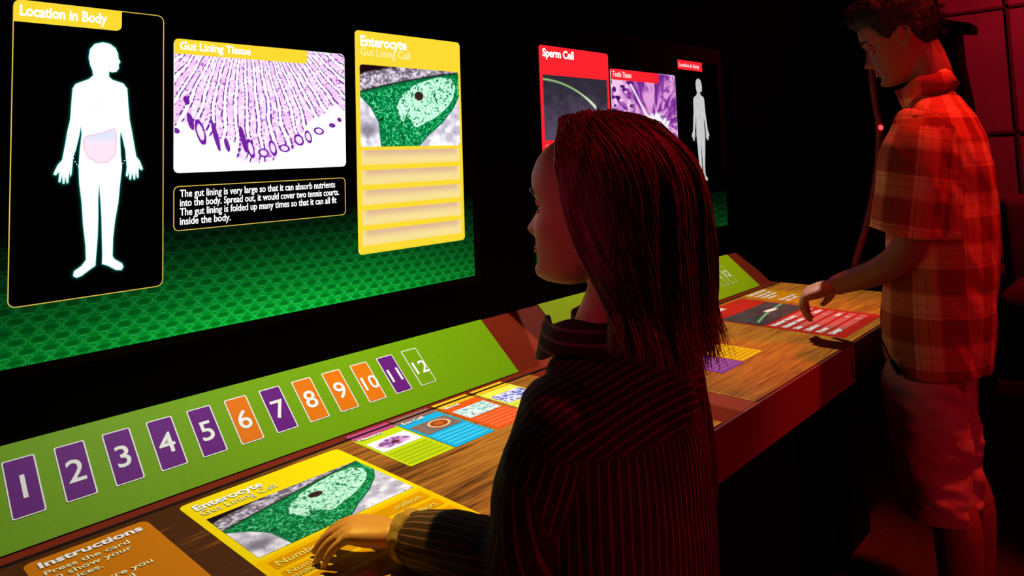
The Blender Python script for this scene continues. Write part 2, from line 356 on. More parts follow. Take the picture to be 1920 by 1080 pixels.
def body_pic(x0, x1, y0, y1, dx=0, dy=0, halo=True, k=1.0):
    pts = [(x+dx, y+dy) for x, y in BODY]; gp = [(x+dx, y+dy) for x, y in GUT]
    def fn(U, V):
        X = x0+U*(x1-x0); Y = y0+V*(y1-y0); d = polydist(X, Y, pts)
        c = flat(C_(0, 0, 0), U)
        if halo:
            c = c + C_(0, 130, 110)*np.exp(-np.clip(-d, 0, 1)/.0017)[..., None]
        bodyc = mixc(flat(C_(255, 255, 255), U), C_(200, 245, 250), ss(.0022, .0, d)*.5)
        if halo:
            bodyc = mixc(bodyc, C_(222, 240, 252), ss(.03, .0, np.hypot((X-.417)*.7, Y-.655))*.8)
            g = polydist(X, Y, gp); up = ss(.578, .603, Y)
            bodyc = mixc(bodyc, mixc(flat(C_(252, 210, 225), U), C_(205, 212, 240), up), ss(-.001, .002, g)*.9)
            bodyc = mixc(bodyc, C_(215, 150, 180), ss(.0016, .0006, np.abs(g))*.6)
            bodyc = mixc(bodyc, C_(225, 225, 238), ss(.0012, .0004, np.abs(np.hypot((X-.42)/1.25, (Y-.585))-.042))*.7)
        else: bodyc = bodyc*k*(.92+.08*fbm(X*60, Y*60, 3))[..., None]
        c = mixc(c, bodyc, ss(-.0006, .0006, d))
        return c
    return fn

# ================================================================ setting
black = principled('black_gloss_wall', (.0008, .0007, .0009), .6, .03)
blackm = principled('black_matte', (.0015, .0012, .0015), .8, .1)
brown = noise_mat('brown_laminate', (.085, .008, .0025), (.095, .009, .003), 8, .6, .03)
redwall = noise_mat('painted_panel', (.20, .16, .16), (.24, .19, .19), 3, .7, .2)
floorm = noise_mat('dark_carpet', (.05, .04, .045), (.07, .05, .05), 40, .9, .1, .3)
def struct(name, b, m):
    o = mesh_obj(name, *b, m); o['kind'] = 'structure'; return o
struct('floor', box(-3, 8, -5, 3, -.1, 0), floorm)
struct('ceiling', box(-3, 8, -5, 3, 3.1, 3.2), blackm)
struct('wall_back', box(-.12, 6.0, YW, YW+.15, 0, 3.1), black)
struct('wall_right', box(6.0, 6.15, -5, 3, 0, 3.1), redwall)
struct('wall_rear', box(-3, 8, 2.9, 3, 0, 3.1), blackm)
struct('wall_front', box(-3, 8, -5.1, -5, 0, 3.1), blackm)
struct('wall_left', box(-3.1, -3, -5, 3, 0, 3.1), blackm)

# dark joints between the panels of the far wall
jm = principled('joint_shadow_gap', (.075, .055, .055), .8, .1)
b = B()
for z in (.52, 1.39, 2.27): b.add(*box(5.985, 6.0, -4.9, 2.8, z-.010, z+.010))
for y in (-4.05, -3.14, -2.23, -1.32, -.415): b.add(*box(5.985, 6.0, y-.010, y+.010, .1, 3.08))
o = b.obj('trim_1', jm); o['kind'] = 'structure'

# ================================================================ the long counter
wood = principled('projected_wood', (.5, .3, .1), .5, .15)
def wood_mat(name, c1, c2, c3, dark=None):
    c1, c2, c3 = (tuple(q*.5 for q in c) for c in (c1, c2, c3))
    m = principled(name, c1, .55, .03); nt = m.node_tree; N = nt.nodes; L = nt.links; b = N['Principled BSDF']
    tc = N.new('ShaderNodeTexCoord'); mp = N.new('ShaderNodeMapping'); mp.inputs['Scale'].default_value = (2.2, 42, 1)
    L.new(tc.outputs['Object'], mp.inputs[0])
    n = N.new('ShaderNodeTexNoise'); n.inputs['Scale'].default_value = 3.2; n.inputs['Detail'].default_value = 7; n.inputs['Roughness'].default_value = .65; n.inputs['Distortion'].default_value = .4
    L.new(mp.outputs[0], n.inputs['Vector'])
    mp2 = N.new('ShaderNodeMapping'); mp2.inputs['Scale'].default_value = (1, 5, 1); L.new(tc.outputs['Object'], mp2.inputs[0])
    w_ = N.new('ShaderNodeTexNoise'); w_.inputs['Scale'].default_value = 2.4; w_.inputs['Detail'].default_value = 3; L.new(mp2.outputs[0], w_.inputs['Vector'])
    ad = N.new('ShaderNodeMath'); ad.operation = 'MULTIPLY_ADD'; L.new(w_.outputs[0], ad.inputs[0]); ad.inputs[1].default_value = .45; L.new(n.outputs[0], ad.inputs[2])
    if dark:                                    # light fall-off painted into the wood colour, darker at this end
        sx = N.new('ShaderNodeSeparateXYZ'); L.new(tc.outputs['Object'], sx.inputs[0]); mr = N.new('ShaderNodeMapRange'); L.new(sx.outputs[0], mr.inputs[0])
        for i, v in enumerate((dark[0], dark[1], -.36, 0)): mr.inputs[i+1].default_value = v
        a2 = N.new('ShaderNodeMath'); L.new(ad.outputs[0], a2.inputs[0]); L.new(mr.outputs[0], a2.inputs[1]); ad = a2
    r = N.new('ShaderNodeValToRGB'); e = r.color_ramp.elements; e[0].position = .48; e[0].color = (*c1, 1); e[1].position = .9; e[1].color = (*c3, 1)
    x = e.new(.68); x.color = (*c2, 1)
    L.new(ad.outputs[0], r.inputs[0]); L.new(r.outputs[0], b.inputs['Base Color'])
    return m
woodm = wood_mat('projected_wood_grain', (.15, .042, .006), (.40, .135, .015), (.60, .24, .022))
counter = empty('exhibit_counter', 'long low exhibit counter with red-lit front edge and wood-look top', 'counter', loc=(1.4, -.25, 0))
o = par(mesh_obj('counter_body', *box(-.4, 2.86, -.556, YW-.002, TZ-.098, TZ-.001), brown), counter); bevel(o, .004)
fas = principled('fascia_laminate', (.24, .06, .06), .5, .2)
par(mesh_obj('front_fascia', *box(-.4, 2.862, -.562, -.5565, TZ-.10, TZ-.0005), fas), counter)
b = B(); b.add(*box(-.3, 2.7, -.36, YW-.01, 0, TZ-.099)); par(b.obj('plinth', blackm), counter)
for x0, x1, wm in ((-.38, 1.333, wood_mat('projected_wood_falloff', (.07, .018, .003), (.36, .12, .013), (.58, .23, .028), (.40, .98))), (1.482, 2.835, woodm)):
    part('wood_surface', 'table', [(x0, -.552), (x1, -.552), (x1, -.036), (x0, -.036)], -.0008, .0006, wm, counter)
b = B()
b.add(*plate('table', [(-.4, -.036), (2.835, -.036), (2.835, -.028), (-.4, -.028)], -.0005, .0012)); par(b.obj('joint_groove', principled('groove', (.006, .002, .002), .9, .05)), counter)
# sloping back of the counter
def wedge(x0, x1, t0, t1, lo):
    pts = [(t0*math.cos(TH), t0*math.sin(TH)), (t1*math.cos(TH), t1*math.sin(TH)), (t1*math.cos(TH), -.0), (t0*math.cos(TH)+.0, -.0)]
    v = [(x, y, TZ+z-lo) for x in (x0, x1) for y, z in pts]; return v, [(0, 1, 2, 3), (7, 6, 5, 4), (0, 4, 5, 1), (1, 5, 6, 2), (2, 6, 7, 3), (3, 7, 4, 0)]
par(mesh_obj('sloping_back', *wedge(-.4, 2.825, .0, T2-.001, .0012), brown), counter)
greens = {'a': dif((112, 158, 10), 1.15), 'b': dif((140, 165, 8), 1.25)}
WH = dif((255, 255, 250), 1.0); PUR = dif((98, 28, 118), 1.25); ORA = dif((222, 116, 12), 1.15)
def strip(x0, x1, key, label):
    s = empty('number_strip', label, 'number strip', 'green number strips', loc=((x0+x1)/2, .06, TZ+.05))
    part('strip_face', 'strip', [(x0, .001), (x1, .001), (x1, T2-.001), (x0, T2-.001)], 0, .0008, greens[key], s)
    return s
def tile(s, x, w_, t0, t1, num, fill, word):
    t = part('number_tile', 'strip', rr(x, x+w_, t0, t1, .003, 4), .0009, .0016, WH, s, word)
    part('tile_face', 'strip', rr(x+.0022, x+w_-.0022, t0+.0022, t1-.0022, .002, 4), .0017, .0021, fill, t)
    sz = .056 if len(num) == 1 else .047
    text('digit', num, 'strip', x+w_/2, (t0+t1)/2-.020, sz, .0024, WH, t, bold=.0005, align='CENTER')
s1 = strip(-.38, 1.333, 'a', 'long green sloping strip with tiles numbered 1 to 12, nearest the camera')
cols = {1: 'p', 2: 'p', 3: 'p', 4: 'p', 5: 'p', 6: 'o', 7: 'p', 8: 'o', 9: 'o', 10: 'o', 11: 'p', 12: 'g'}
for i in range(1, 13):
    k = cols[i]
    tile(s1, .2098+i*.07005, .044, .0467, .1452, str(i), {'p': PUR, 'o': ORA, 'g': greens['a']}[k], {'p': 'purple tile with a white number %d', 'o': 'orange tile with a white number %d', 'g': 'green tile with a white outline and number %d'}[k] % i)
s2 = strip(1.56, 2.722, 'b', 'olive green sloping strip beyond the girl, mostly hidden by her head')
for i in (9, 10, 11, 12):
    tile(s2, 1.72+i*.07005, .044, .0467, .1452, str(i), greens['b'], 'green tile with a white outline and number %d' % i)

# ================================================================ cards lying on the table
def tcard(name, x0, x1, y0, y1, base, label, group=None, pic=None, picr=None, rows=(), rowm=None, texts=(), n=(60, 40), r=.006, h=.0012, word=None):
    c = empty(name, label, 'card', group, loc=((x0+x1)/2, (y0+y1)/2, TZ))
    part('card_sheet', 'table', rr(x0, x1, y0, y1, r), h-.0005, h, base, c)
    if pic:
        grid_pic('picture', 'table', *picr, n[0], n[1], pic, h+.0005, PIC_D, c)
    for q in rows: part('row_bar', 'table', rr(*q, .002, 3), h, h+.0004, rowm, c)
    for t in texts:
        for li, ln_ in enumerate(t[1].split('\n')):
            if ln_.strip(): text(t[0], ln_, 'table', t[2], t[3]-li*t[4]*1.06, t[4], h+.0009, t[5], c, bold=t[6], width=t[7] if len(t) > 7 else None)
    return c
YEL = dif((255, 216, 0), 1.05); PALE = dif((255, 246, 190)); YB = dif((226, 176, 0), 1.0)
rows = [(.497, .762, -.338-i*.036, -.312-i*.036) for i in range(5)]
tcard('information_card', .482, .7744, -.525, -.0502, YEL, 'large yellow card with a green cell picture under the girl\'s hand', None,
      pic_enterocyte, (.495, .7645, -.292, -.1265), rows, YB,
      [('card_title', 'Enterocyte', .496, -.0885, .030, WH, .0009, .112), ('card_subtitle', 'Gut Lining Cell', .496, -.112, .026, PALE, 0, .125)] +
      [('row_text', 'Number in body', .503, -.333, .021, WH, .0003), ('row_text', 'million', .70, -.333, .019, WH, .0002), ('row_text', 'Number of', .503, -.362, .017, WH, .0002), ('row_text', 'molecules', .503, -.375, .014, WH, .0002), ('row_text', 'million', .70, -.369, .019, WH, .0002),
       ('row_text', 'Size', .503, -.405, .021, WH, .0002), ('row_text', '?', .742, -.405, .021, WH, .0002), ('row_text', 'Lifetime', .503, -.441, .021, WH, .0002), ('row_text', 'days', .715, -.441, .019, WH, .0002), ('row_text', 'Power', .503, -.477, .021, WH, .0002)], n=(270, 170), r=.012)
INS = dif((205, 118, 8), 1.0)
tcard('instruction_card', .273, .434, -.36, -.0515, INS, 'orange Instructions card in the near left corner of the table', None,
      texts=[('card_title', 'Instructions', .288, -.0825, .026, WH, .0008, .132), ('card_text', 'Press the card\nto show your\nchoices.\n \nMake sure you\npick a card', .288, -.108, .0185, PALE, .0002, None, 1.0)], r=.012)
tcard('instruction_card', 2.485, 2.665, -.265, -.034, dif((215, 140, 14), .95), 'orange Instructions card at the far end of the table near the boy\'s hand', None,
      texts=[('card_title', 'Instructions', 2.50, -.064, .026, WH, .0010, .142), ('card_text', 'Press the card\nto show your\nchoices.\n \nMake sure you\npick a card', 2.50, -.092, .021, WH, .0010, None, 1.0)], r=.010)
LIM = dif((196, 214, 14), 1.0); LROW = dif((168, 190, 10), 1.0)
def small(x0, base, rowc, pic, label, title=None, y1=-.04, w_=.1035, ln=.185, top=None):
    y0 = y1-ln; rws = [(x0+.006, x0+w_-.006, y0+.010+i*.0145, y0+.018+i*.0145) for i in range(5)]
    c = tcard('sample_card', x0, x0+w_, y0, y1, base, label, 'small sample cards along the back of the table', pic, (x0+.006, x0+w_-.006, y1-.098, y1-.040) if pic else None, rws, rowc,
          [('card_title', title, x0+.008, y1-.020, .017, WH, .0003)] if title else [], r=.002, n=(70, 40))
    if top:   # second colour of the card's upper border, running over the groove onto the lip
        part('header_band', 'table', [(x0+.002, y1-.010), (x0+w_-.002, y1-.010), (x0+w_-.002, y1+.004), (x0+.002, y1+.004)], .0013, .0018, top, c)
        part('lip_band', 'table', [(x0+.002, y1+.013), (x0+w_-.002, y1+.013), (x0+w_-.002, y1+.024), (x0+.002, y1+.024)], .0002, .0014, top, c)
    return c
small(.8125, LIM, LROW, pic_lime, 'small lime card with a purple blob picture, nearest of the row on the table', 'Neuron', top=dif((190, 70, 130)))
small(.9185, dif((20, 165, 215), 1.1), dif((60, 190, 228), 1.1), pic_egg, 'small blue card with an orange ringed egg picture', 'Egg Cell', top=dif((150, 100, 90)))
small(1.032, dif((226, 82, 24), 1.1), dif((236, 104, 60), 1.1), pic_cyan, 'small red-orange card with a pale cyan cell picture', 'Blood', top=dif((240, 190, 30)))
small(1.146, dif((235, 235, 80), 1.0), dif((210, 210, 60)), pic_blue, 'small pale yellow card with a blue picture, beside the girl\'s shoulder', None, top=dif((240, 190, 30)))
small(1.74, dif((240, 210, 10), 1.1), dif((205, 180, 10)), None, 'small yellow card just right of the girl\'s hair on the far table', None, y1=-.215, w_=.118, ln=.183)
small(1.617, dif((128, 66, 158), 1.2), dif((150, 95, 180), 1.1), None, 'small purple card just right of the girl\'s hair on the far table', None, y1=-.225, w_=.118, ln=.183)
RC = dif((180, 36, 26), 1.1); PKR = dif((196, 96, 92), 1.1)
rr2 = [(2.122, 2.43, -.322-i*.034, -.298-i*.034) for i in range(6)]
tcard('information_card', 2.105, 2.452, -.525, -.05, RC, 'large red card with a dark cell picture under the boy\'s hand', None,
      pic_sperm_flat, (2.112, 2.446, -.286, -.148), rr2, PKR,
      [('card_title', 'Sperm Cell', 2.12, -.09, .032, WH, .001)] + [('row_text', t, 2.13, -.318-i*.034, .024, WH, .0012) for i, t in enumerate(('Number in body', 'Number made', 'Size', 'Lifetime', 'Power', 'Danger'))] +
      [('row_text', t, 2.36, -.318-i*.034, .022, WH, .001) for i, t in enumerate(('million', 'million', '?', 'days', '4', '1'))], n=(150, 80), r=.008)

# ================================================================ lit screens on the wall
YE = emis((255, 222, 52), 1.0); WE = emis((255, 255, 255), 1.3); PE = emis((255, 246, 190)); YL = emis((250, 215, 90), .8)
RE = emis((255, 36, 46), 1.0); BK = emis((0, 0, 0), 0)
H = .004
scr = empty('display_screen', 'large lit wall screen showing a body figure, pink tissue panel and yellow cell card', 'screen', 'lit wall screens', loc=(.75, YW, TZ+.5))
par(mesh_obj('screen_glass', *box(-.1, 1.335, YW-.003, YW-.0002, TZ+.215, TZ+.95), principled('screen_black', (.001, .001, .0012), .3, .15)), scr)
def fn_green(xa, xb, za, zb):
    def fn(U, V):
        X = xa+U*(xb-xa)-.72; Z = za+V*(zb-za)
        # floor seen in perspective: rows get closer upwards
        dep = 1/(1.02-.86*V); gx = X*31.0; gz = 13*V**.93
        row = np.floor(gz); fx = gx*1.0 + .5*(row % 2); cx = fx-np.round(fx); cz = gz-row-.5
        d = (np.abs(cx)/.47)**3 + (np.abs(cz)/.44)**2.4
        line = ss(.24, .06, np.abs(d-.88))
        br = (1-V)**1.15*(.42+.58*np.exp(-((X-.08)/.52)**2)); br = br*1.0
        base = C_(0, 165, 44)*(br*.95)[..., None]; li = C_(70, 235, 110)*(.12+.88*br)[..., None]
        c = mixc(base, li, line*.62*ss(1, .86, V))
        c = mixc(c, C_(0, 60, 16)*np.ones(U.shape+(3,))*br[..., None], ss(.35, .1, d)*.35)
        return c*ss(1.0, .9, V)[..., None]
    return fn
grid_pic('honeycomb_floor', 'wall', -.09, 1.314, .2299, .455, 820, 130, fn_green(-.09, 1.314, .2299, .455), H, attr_mat('lit_floor', 1.2), scr)
# location panel
def outline(name, x0, x1, y0, y1, r, t, mat, parent, h=H+.001):
    v, f = frame_plate('wall', rr(x0, x1, y0, y1, r), rr(x0+t, x1-t, y0+t, y1-t, max(r-t, .001)), h, h+.0005)
    return par(mesh_obj(name, v, f, mat), parent)
lp = part('body_panel', 'wall', rr(.288, .5265, .3245, .8275, .012), H, H+.0008, BK, scr, 'black panel with a white standing body figure')
outline('panel_border', .288, .5265, .3245, .8275, .012, .0014, YL, lp, H+.0012)
part('title_tab', 'wall', rr(.2885, .4530, .7905, .8272, .010, 6, (0, 1, 0, 1)), H+.0012, H+.0017, YE, lp)
text('panel_title', 'Location in Body', 'wall', .2975, .8015, .0255, H+.002, WE, lp, bold=.0007, width=.131)
grid_pic('body_figure', 'wall', .335, .505, .350, .780, 300, 640, body_pic(.335, .505, .350, .780), H+.0014, PIC_E, lp)
b = B()
for sx, x in ((-1, .3925), (1, .4475)):
    for i in range(6):
        a = i/5; px = x+sx*(.004+.0125*a); pz = .5465+.017*a*a+.006*a
        b.add(*plate('wall', rr(px-.0008, px+.0008, pz-.0009, pz+.0009, .0006, 2), H+.0018, H+.0021))
par(b.obj('dotted_arc', WE), lp)
# tissue panel
tp = part('tissue_panel', 'wall', rr(.545, .9235, .530, .7865, .010), H, H+.0006, emis((255, 252, 255), 1.1), scr, 'pink and purple tissue picture with a yellow title tab')
def rmask(asp, r, corners=(1, 1, 1, 1)):
    def m(U, V):
        X = U*asp; q = np.ones(U.shape, bool)
        for cx, cy, c in ((0, 0, 0), (asp, 0, 1), (asp, 1, 2), (0, 1, 3)):
            if not corners[c]: continue
            dx = np.abs(X-cx); dy = np.abs(V-cy); q &= ~((dx < r) & (dy < r) & (np.hypot(r-dx, r-dy) > r))
        return q
    return m
grid_pic('tissue_picture', 'wall', .5462, .9225, .5315, .7852, 420, 280, pic_villi, H+.001, PIC_E, tp, rmask(1.48, .04))
part('title_tab', 'wall', rr(.5452, .8275, .7575, .7866, .008, 6, (0, 1, 0, 1)), H+.0016, H+.002, YE, tp)
text('panel_title', 'Gut Lining Tissue', 'wall', .5555, .7665, .0215, H+.0024, WE, tp, bold=.0005, width=.142)
# caption
cp = part('caption_panel', 'wall', rr(.5445, .9205, .4215, .5055, .010), H, H+.0006, BK, scr, 'black caption box with white sentences and a thin yellow border')
outline('panel_border', .5445, .9205, .4215, .5055, .010, .0015, YL, cp, H+.001)
for i, (t, w_) in enumerate((('The gut lining is very large so that it can absorb nutrients', .337), ('into the body. Spread out, it would cover two tennis courts.', .347), ('The gut lining is folded up many times so that it can all fit', .340), ('inside the body.', .098))):
    text('caption_line', t, 'wall', .5565, .4845-i*.0173, .0200, H+.0012, WE, cp, bold=.00018, width=w_)
# yellow card
yc = part('cell_card', 'wall', rr(.9528, 1.2815, .3275, .8468, .010), H, H+.0008, YE, scr, 'tall yellow card with a green cell picture and five blank rows')
text('card_title', 'Enterocyte', 'wall', .9675, .8115, .034, H+.0012, WE, yc, bold=.0010, width=.136)
text('card_subtitle', 'Gut Lining Cell', 'wall', .9675, .7885, .027, H+.0012, PE, yc, bold=.0001, width=.146)
grid_pic('cell_picture', 'wall', .964, 1.2735, .5735, .7668, 330, 230, pic_enterocyte, H+.0012, PIC_E, yc, rmask(1.6, .04))
def fn_bar(U, V):
    c = mixc(flat(C_(250, 226, 150), U), C_(226, 186, 150), ss(.35, .95, V)*ss(0, .06, U)*ss(1, .94, U)); return mixc(c, C_(252, 222, 90), ss(.12, 0, V)*.6)
for i in range(5):
    z1 = .5655-i*.0463
    grid_pic('row_bar', 'wall', .9645, 1.2695, z1-.0345, z1, 40, 14, fn_bar, H+.0013, attr_mat('lit_row', 1.0) if i == 0 else bpy.data.materials['lit_row'], yc)

scr2 = empty('display_screen', 'far lit wall screen with a red card, tissue panel and grey body figure', 'screen', 'lit wall screens', loc=(2.15, YW, TZ+.5))
par(mesh_obj('screen_glass', *box(1.545, 2.76, YW-.003, YW-.0002, TZ+.215, TZ+.95), bpy.data.materials['screen_black']), scr2)
grid_pic('honeycomb_floor', 'wall', 1.558, 2.74, .2299, .40, 300, 60, lambda U, V: fn_green(1.558, 2.74, .2299, .455)(U*.0+.75+.2*U, V)*.8, H, bpy.data.materials['lit_floor'], scr2)
rc = part('cell_card', 'wall', rr(1.6025, 1.953, .345, .8715, .010), H, H+.0008, RE, scr2, 'tall red card with a dark sperm picture')
text('card_title', 'Sperm Cell', 'wall', 1.618, .838, .034, H+.0012, WE, rc, bold=.0010, width=.150)
grid_pic('cell_picture', 'wall', 1.6155, 1.9405, .5838, .782, 160, 110, pic_sperm, H+.0012, attr_mat('lit_dim_picture', .95), rc)
for i, t in enumerate(('Number in body', 'Number made', 'Size', 'Lifetime')):
    part('row_bar', 'wall', rr(1.617, 1.939, .538-i*.047, .572-i*.047, .003, 3), H+.001, H+.0014, emis((255, 84, 88), .95), rc)
    text('row_text', t, 'wall', 1.622, .548-i*.047, .026, H+.0018, emis((255, 215, 215)), rc, bold=.0004)
t2 = part('tissue_panel', 'wall', rr(1.963, 2.380, .52, .8235, .010), H, H+.0006, emis((240, 220, 245)), scr2, 'purple tissue picture with a white centre and red title tab')
grid_pic('tissue_picture', 'wall', 1.9645, 2.3785, .5215, .822, 200, 150, pic_testis, H+.001, bpy.data.materials['lit_dim_picture'], t2, rmask(1.38, .04))
part('title_tab', 'wall', rr(1.9635, 2.262, .7865, .8235, .008, 6, (0, 1, 0, 1)), H+.0016, H+.002, RE, t2)
text('panel_title', 'Testis Tissue', 'wall', 1.973, .797, .027, H+.0024, emis((255, 225, 225)), t2, bold=.0004, width=.112)
l2 = part('body_panel', 'wall', rr(2.395, 2.72, .37, .888, .010), H, H+.0006, BK, scr2, 'black panel with a grey-white body figure and small red title')
grid_pic('body_figure', 'wall', 2.478, 2.640, .400, .835, 110, 280, body_pic(2.478, 2.640, .400, .835, 2.1325, .0545, False, .84), H+.001, bpy.data.materials['lit_dim_picture'], l2)
part('title_tab', 'wall', rr(2.403, 2.592, .8505, .887, .002, 3), H+.001, H+.0014, RE, l2)
text('panel_title', 'Location in Body', 'wall', 2.412, .8615, .022, H+.0018, emis((255, 215, 215)), l2, bold=.0003, width=.155)

# PEOPLE-HERE
# ================================================================ people
def V3(*a): return np.array(a, float)
def unit(v): v = np.array(v, float); return v/np.linalg.norm(v)
def loft(secs, n=24, cap=True):
    """secs: (centre, axis u, axis v, ru, rv[, exponent])"""
    v = []; f = []
    for s in secs:
        c, u, w_, ru, rv = s[:5]; e = s[5] if len(s) > 5 else 2.0
        for i in range(n):
            a = 2*math.pi*i/n; ca, sa = math.cos(a), math.sin(a)
            x = math.copysign(abs(ca)**(2/e), ca); y = math.copysign(abs(sa)**(2/e), sa)
            v.append(np.array(c)+np.array(u)*x*ru+np.array(w_)*y*rv)
    m = len(secs)
    for k in range(m-1):
        for i in range(n):
            j = (i+1) % n; f.append((k*n+i, k*n+j, (k+1)*n+j, (k+1)*n+i))
    if cap:
        f.append(tuple(reversed(range(n)))); f.append(tuple(range((m-1)*n, m*n)))
    return v, f
def cr(P_, t):
    """catmull-rom through rows of P_"""
    P_ = np.array(P_, float); n = len(P_); x = t*(n-1); i = min(int(x), n-2); q = x-i
    p0 = P_[max(i-1, 0)]; p1 = P_[i]; p2 = P_[i+1]; p3 = P_[min(i+2, n-1)]
    return .5*((2*p1)+(-p0+p2)*q+(2*p0-5*p1+4*p2-p3)*q*q+(-p0+3*p1-3*p2+p3)*q**3)
def tube(pts, rad, n=16, sub=6, side=(1, 0, 0), flat=1.0, round_end=True):
    """tapering tube along points; flat scales the radius along the up direction"""
    m = (len(pts)-1)*sub+1; T = np.linspace(0, 1, m); C = np.array([cr(pts, t) for t in T]); Rr = np.array([cr([[r] for r in rad], t)[0] for t in T])
    secs = []; s = unit(side)
    for k in range(m):
        d = unit(C[min(k+1, m-1)]-C[max(k-1, 0)]); s = unit(s-d*np.dot(s, d)); w_ = np.cross(d, s)
        if k == 0 and round_end:
            for a in (75, 50, 25): secs.append((C[0]-d*Rr[0]*math.sin(R(a))*.8, s, w_, Rr[0]*math.cos(R(a)), Rr[0]*math.cos(R(a))*flat))
        secs.append((C[k], s, w_, Rr[k], Rr[k]*flat))
        if k == m-1 and round_end:
            for a in (25, 50, 75): secs.append((C[k]+d*Rr[k]*math.sin(R(a))*.8, s, w_, Rr[k]*math.cos(R(a)), Rr[k]*math.cos(R(a))*flat))
    return loft(secs, n)
def fuse(name, shapes, mats, voxel, it, parent, fn=None):
    """one continuous surface out of overlapping closed shapes"""
    b = B()
    for v, f in shapes: b.add(v, f)
    o = b.obj(name+'_raw', []) if False else mesh_obj(name+'_raw', b.v, b.f)
    bm = bmesh.new(); bm.from_mesh(o.data); bmesh.ops.recalc_face_normals(bm, faces=bm.faces); bm.to_mesh(o.data); bm.free()
    m = o.modifiers.new('r', 'REMESH'); m.mode = 'VOXEL'; m.voxel_size = voxel; m.use_smooth_shade = True
    m = o.modifiers.new('s', 'SMOOTH'); m.factor = .5; m.iterations = it
    dg = bpy.context.evaluated_depsgraph_get(); dg.update()
    me = bpy.data.meshes.new_from_object(o.evaluated_get(dg)); bpy.data.objects.remove(o)
    me.name = name; ob = bpy.data.objects.new(name, me); COL.objects.link(ob)
    for x in (mats if isinstance(mats, (list, tuple)) else [mats]): me.materials.append(x)
    me.polygons.foreach_set('use_smooth', [True]*len(me.polygons))
    if fn: fn(me)
    if parent: par(ob, parent)
    return ob
def vco(me):
    a = np.empty(len(me.vertices)*3, np.float32); me.vertices.foreach_get('co', a); return a.reshape(-1, 3).astype(float)
def vno(me):
    a = np.empty(len(me.vertices)*3, np.float32); me.vertices.foreach_get('normal', a); return a.reshape(-1, 3).astype(float)
def fattr(me, name, a):
    at = me.attributes.new(name, 'FLOAT', 'POINT'); at.data.foreach_set('value', a.astype(np.float32))
def n3(p, s=0):
    """cheap smooth 3-D noise"""
    return (vn(p[:, 0]+p[:, 2]*.71+s, p[:, 1]-p[:, 2]*.53+s*1.7, s)+vn(p[:, 1]*.9+s, p[:, 2]+p[:, 0]*.37, s+3))/2-.5
def wrinkle(me, amp, sc, st=(1, 1, 1), seed=0, mask=None):
    c = vco(me); n = vno(me); q = c*np.array(st)*sc
    d = amp*(n3(q, seed)*1.3+.6*n3(q*2.1+5, seed+7))
    if mask is not None: d = d*mask(c)
    me.vertices.foreach_set('co', (c+n*d[:, None]).reshape(-1).astype(np.float32)); me.update()
def seg_t(c, a, b):
    a = np.array(a, float); b = np.array(b, float); d = b-a; t = np.clip((c-a)@d/(d@d), 0, 1); return t, np.linalg.norm(c-a-t[:, None]*d, axis=1)

PZ = [-.50, -.485, -.455, -.41, -.36, -.30, -.22, -.12, 0, .10, .20, .30, .38, .44, .475, .495, .50]
PF = [.24, .325, .372, .375, .355, .362, .372, .372, .368, .398, .400, .375, .325, .245, .17, .08, .01]
PB = [.12, .07, .00, -.07, -.13, -.20, -.28, -.36, -.42, -.45, -.458, -.44, -.395, -.33, -.26, -.17, -.08]
PW = [.045, .105, .160, .205, .232, .255, .280, .305, .325, .335, .336, .318, .275, .215, .155, .08, .02]
def head_grid(h, child=False, nz=80, na=96):
    zs = -.5+1.0*(.5-.5*np.cos(np.linspace(0, math.pi, nz))); zs[0] = -.4999; rows = []
    for z in zs:
        F = np.interp(z, PZ, PF); Bk = np.interp(z, PZ, PB); W = np.interp(z, PZ, PW)
        if child: W *= 1.03; F += .012*math.exp(-((z-.2)/.12)**2)
        xc = Bk+(F-Bk)*.45
        for i in range(na):
            a = 2*math.pi*i/na; c, s = math.cos(a), math.sin(a); e = 2.35 if c > 0 else 2.1
            x = math.copysign(abs(c)**(2/e), c); y = math.copysign(abs(s)**(2/e), s)
            px = xc+(F-xc)*x if c > 0 else xc+(xc-Bk)*x; py = W*y
            rows.append((px, py, z))
    p = np.array(rows); x, y, z = p.T; fr = ss(.1, .3, x)
    G = lambda v, c, s: np.exp(-((v-c)/s)**2)
    tip = .105 if child else .118
    # nose
    prof = np.where(z > -.165, np.clip((.03-z)/.195, 0, 1)**1.25, np.clip((z+.222)/.057, 0, 1)**.6)*tip
    x = x + fr*prof*G(y, 0, .040+.022*ss(-.02, -.16, z)) + fr*.022*G(np.abs(y), .062, .024)*G(z, -.178, .026)
    # lips, chin, brow, cheeks, sockets
    x = x + fr*(.026*G(z, -.268, .020)+.024*G(z, -.315, .022)-.014*G(z, -.291, .008)-.010*G(z, -.365, .02))*G(y, 0, .085)
    x = x + fr*.020*G(z, -.425, .045)*G(y, 0, .09)
    x = x + fr*(.016 if not child else .006)*G(z, .075, .03)*G(np.abs(y), .13, .09)
    x = x - fr*.050*G(np.abs(y), .145, .062)*G(z, .005, .042)-fr*.018*G(y, 0, .05)*G(z, .02, .03)
    y = y + np.sign(y)*(.012*G(z, -.13, .08)*ss(.1, .25, x))*(1.6 if child else 1)
    p = np.stack([x, y, z], 1)*h
    f = [(k*na+i, k*na+(i+1) % na, (k+1)*na+(i+1) % na, (k+1)*na+i) for k in range(nz-1) for i in range(na)]
    f += [tuple(reversed(range(na))), tuple(range((nz-1)*na, nz*na))]
    return p, f
def head_frame(fwd, pitch):
    f = unit((fwd[0], fwd[1], 0)); l = np.cross((0, 0, 1), f); u = np.array((0, 0, 1.))
    a = R(pitch); f2 = f*math.cos(a)+u*math.sin(a); u2 = u*math.cos(a)-f*math.sin(a)
    return np.stack([f2, l, u2], 0)                       # rows: forward, left, up
def place(p, fr, o): return np.array(p)@fr+np.array(o)
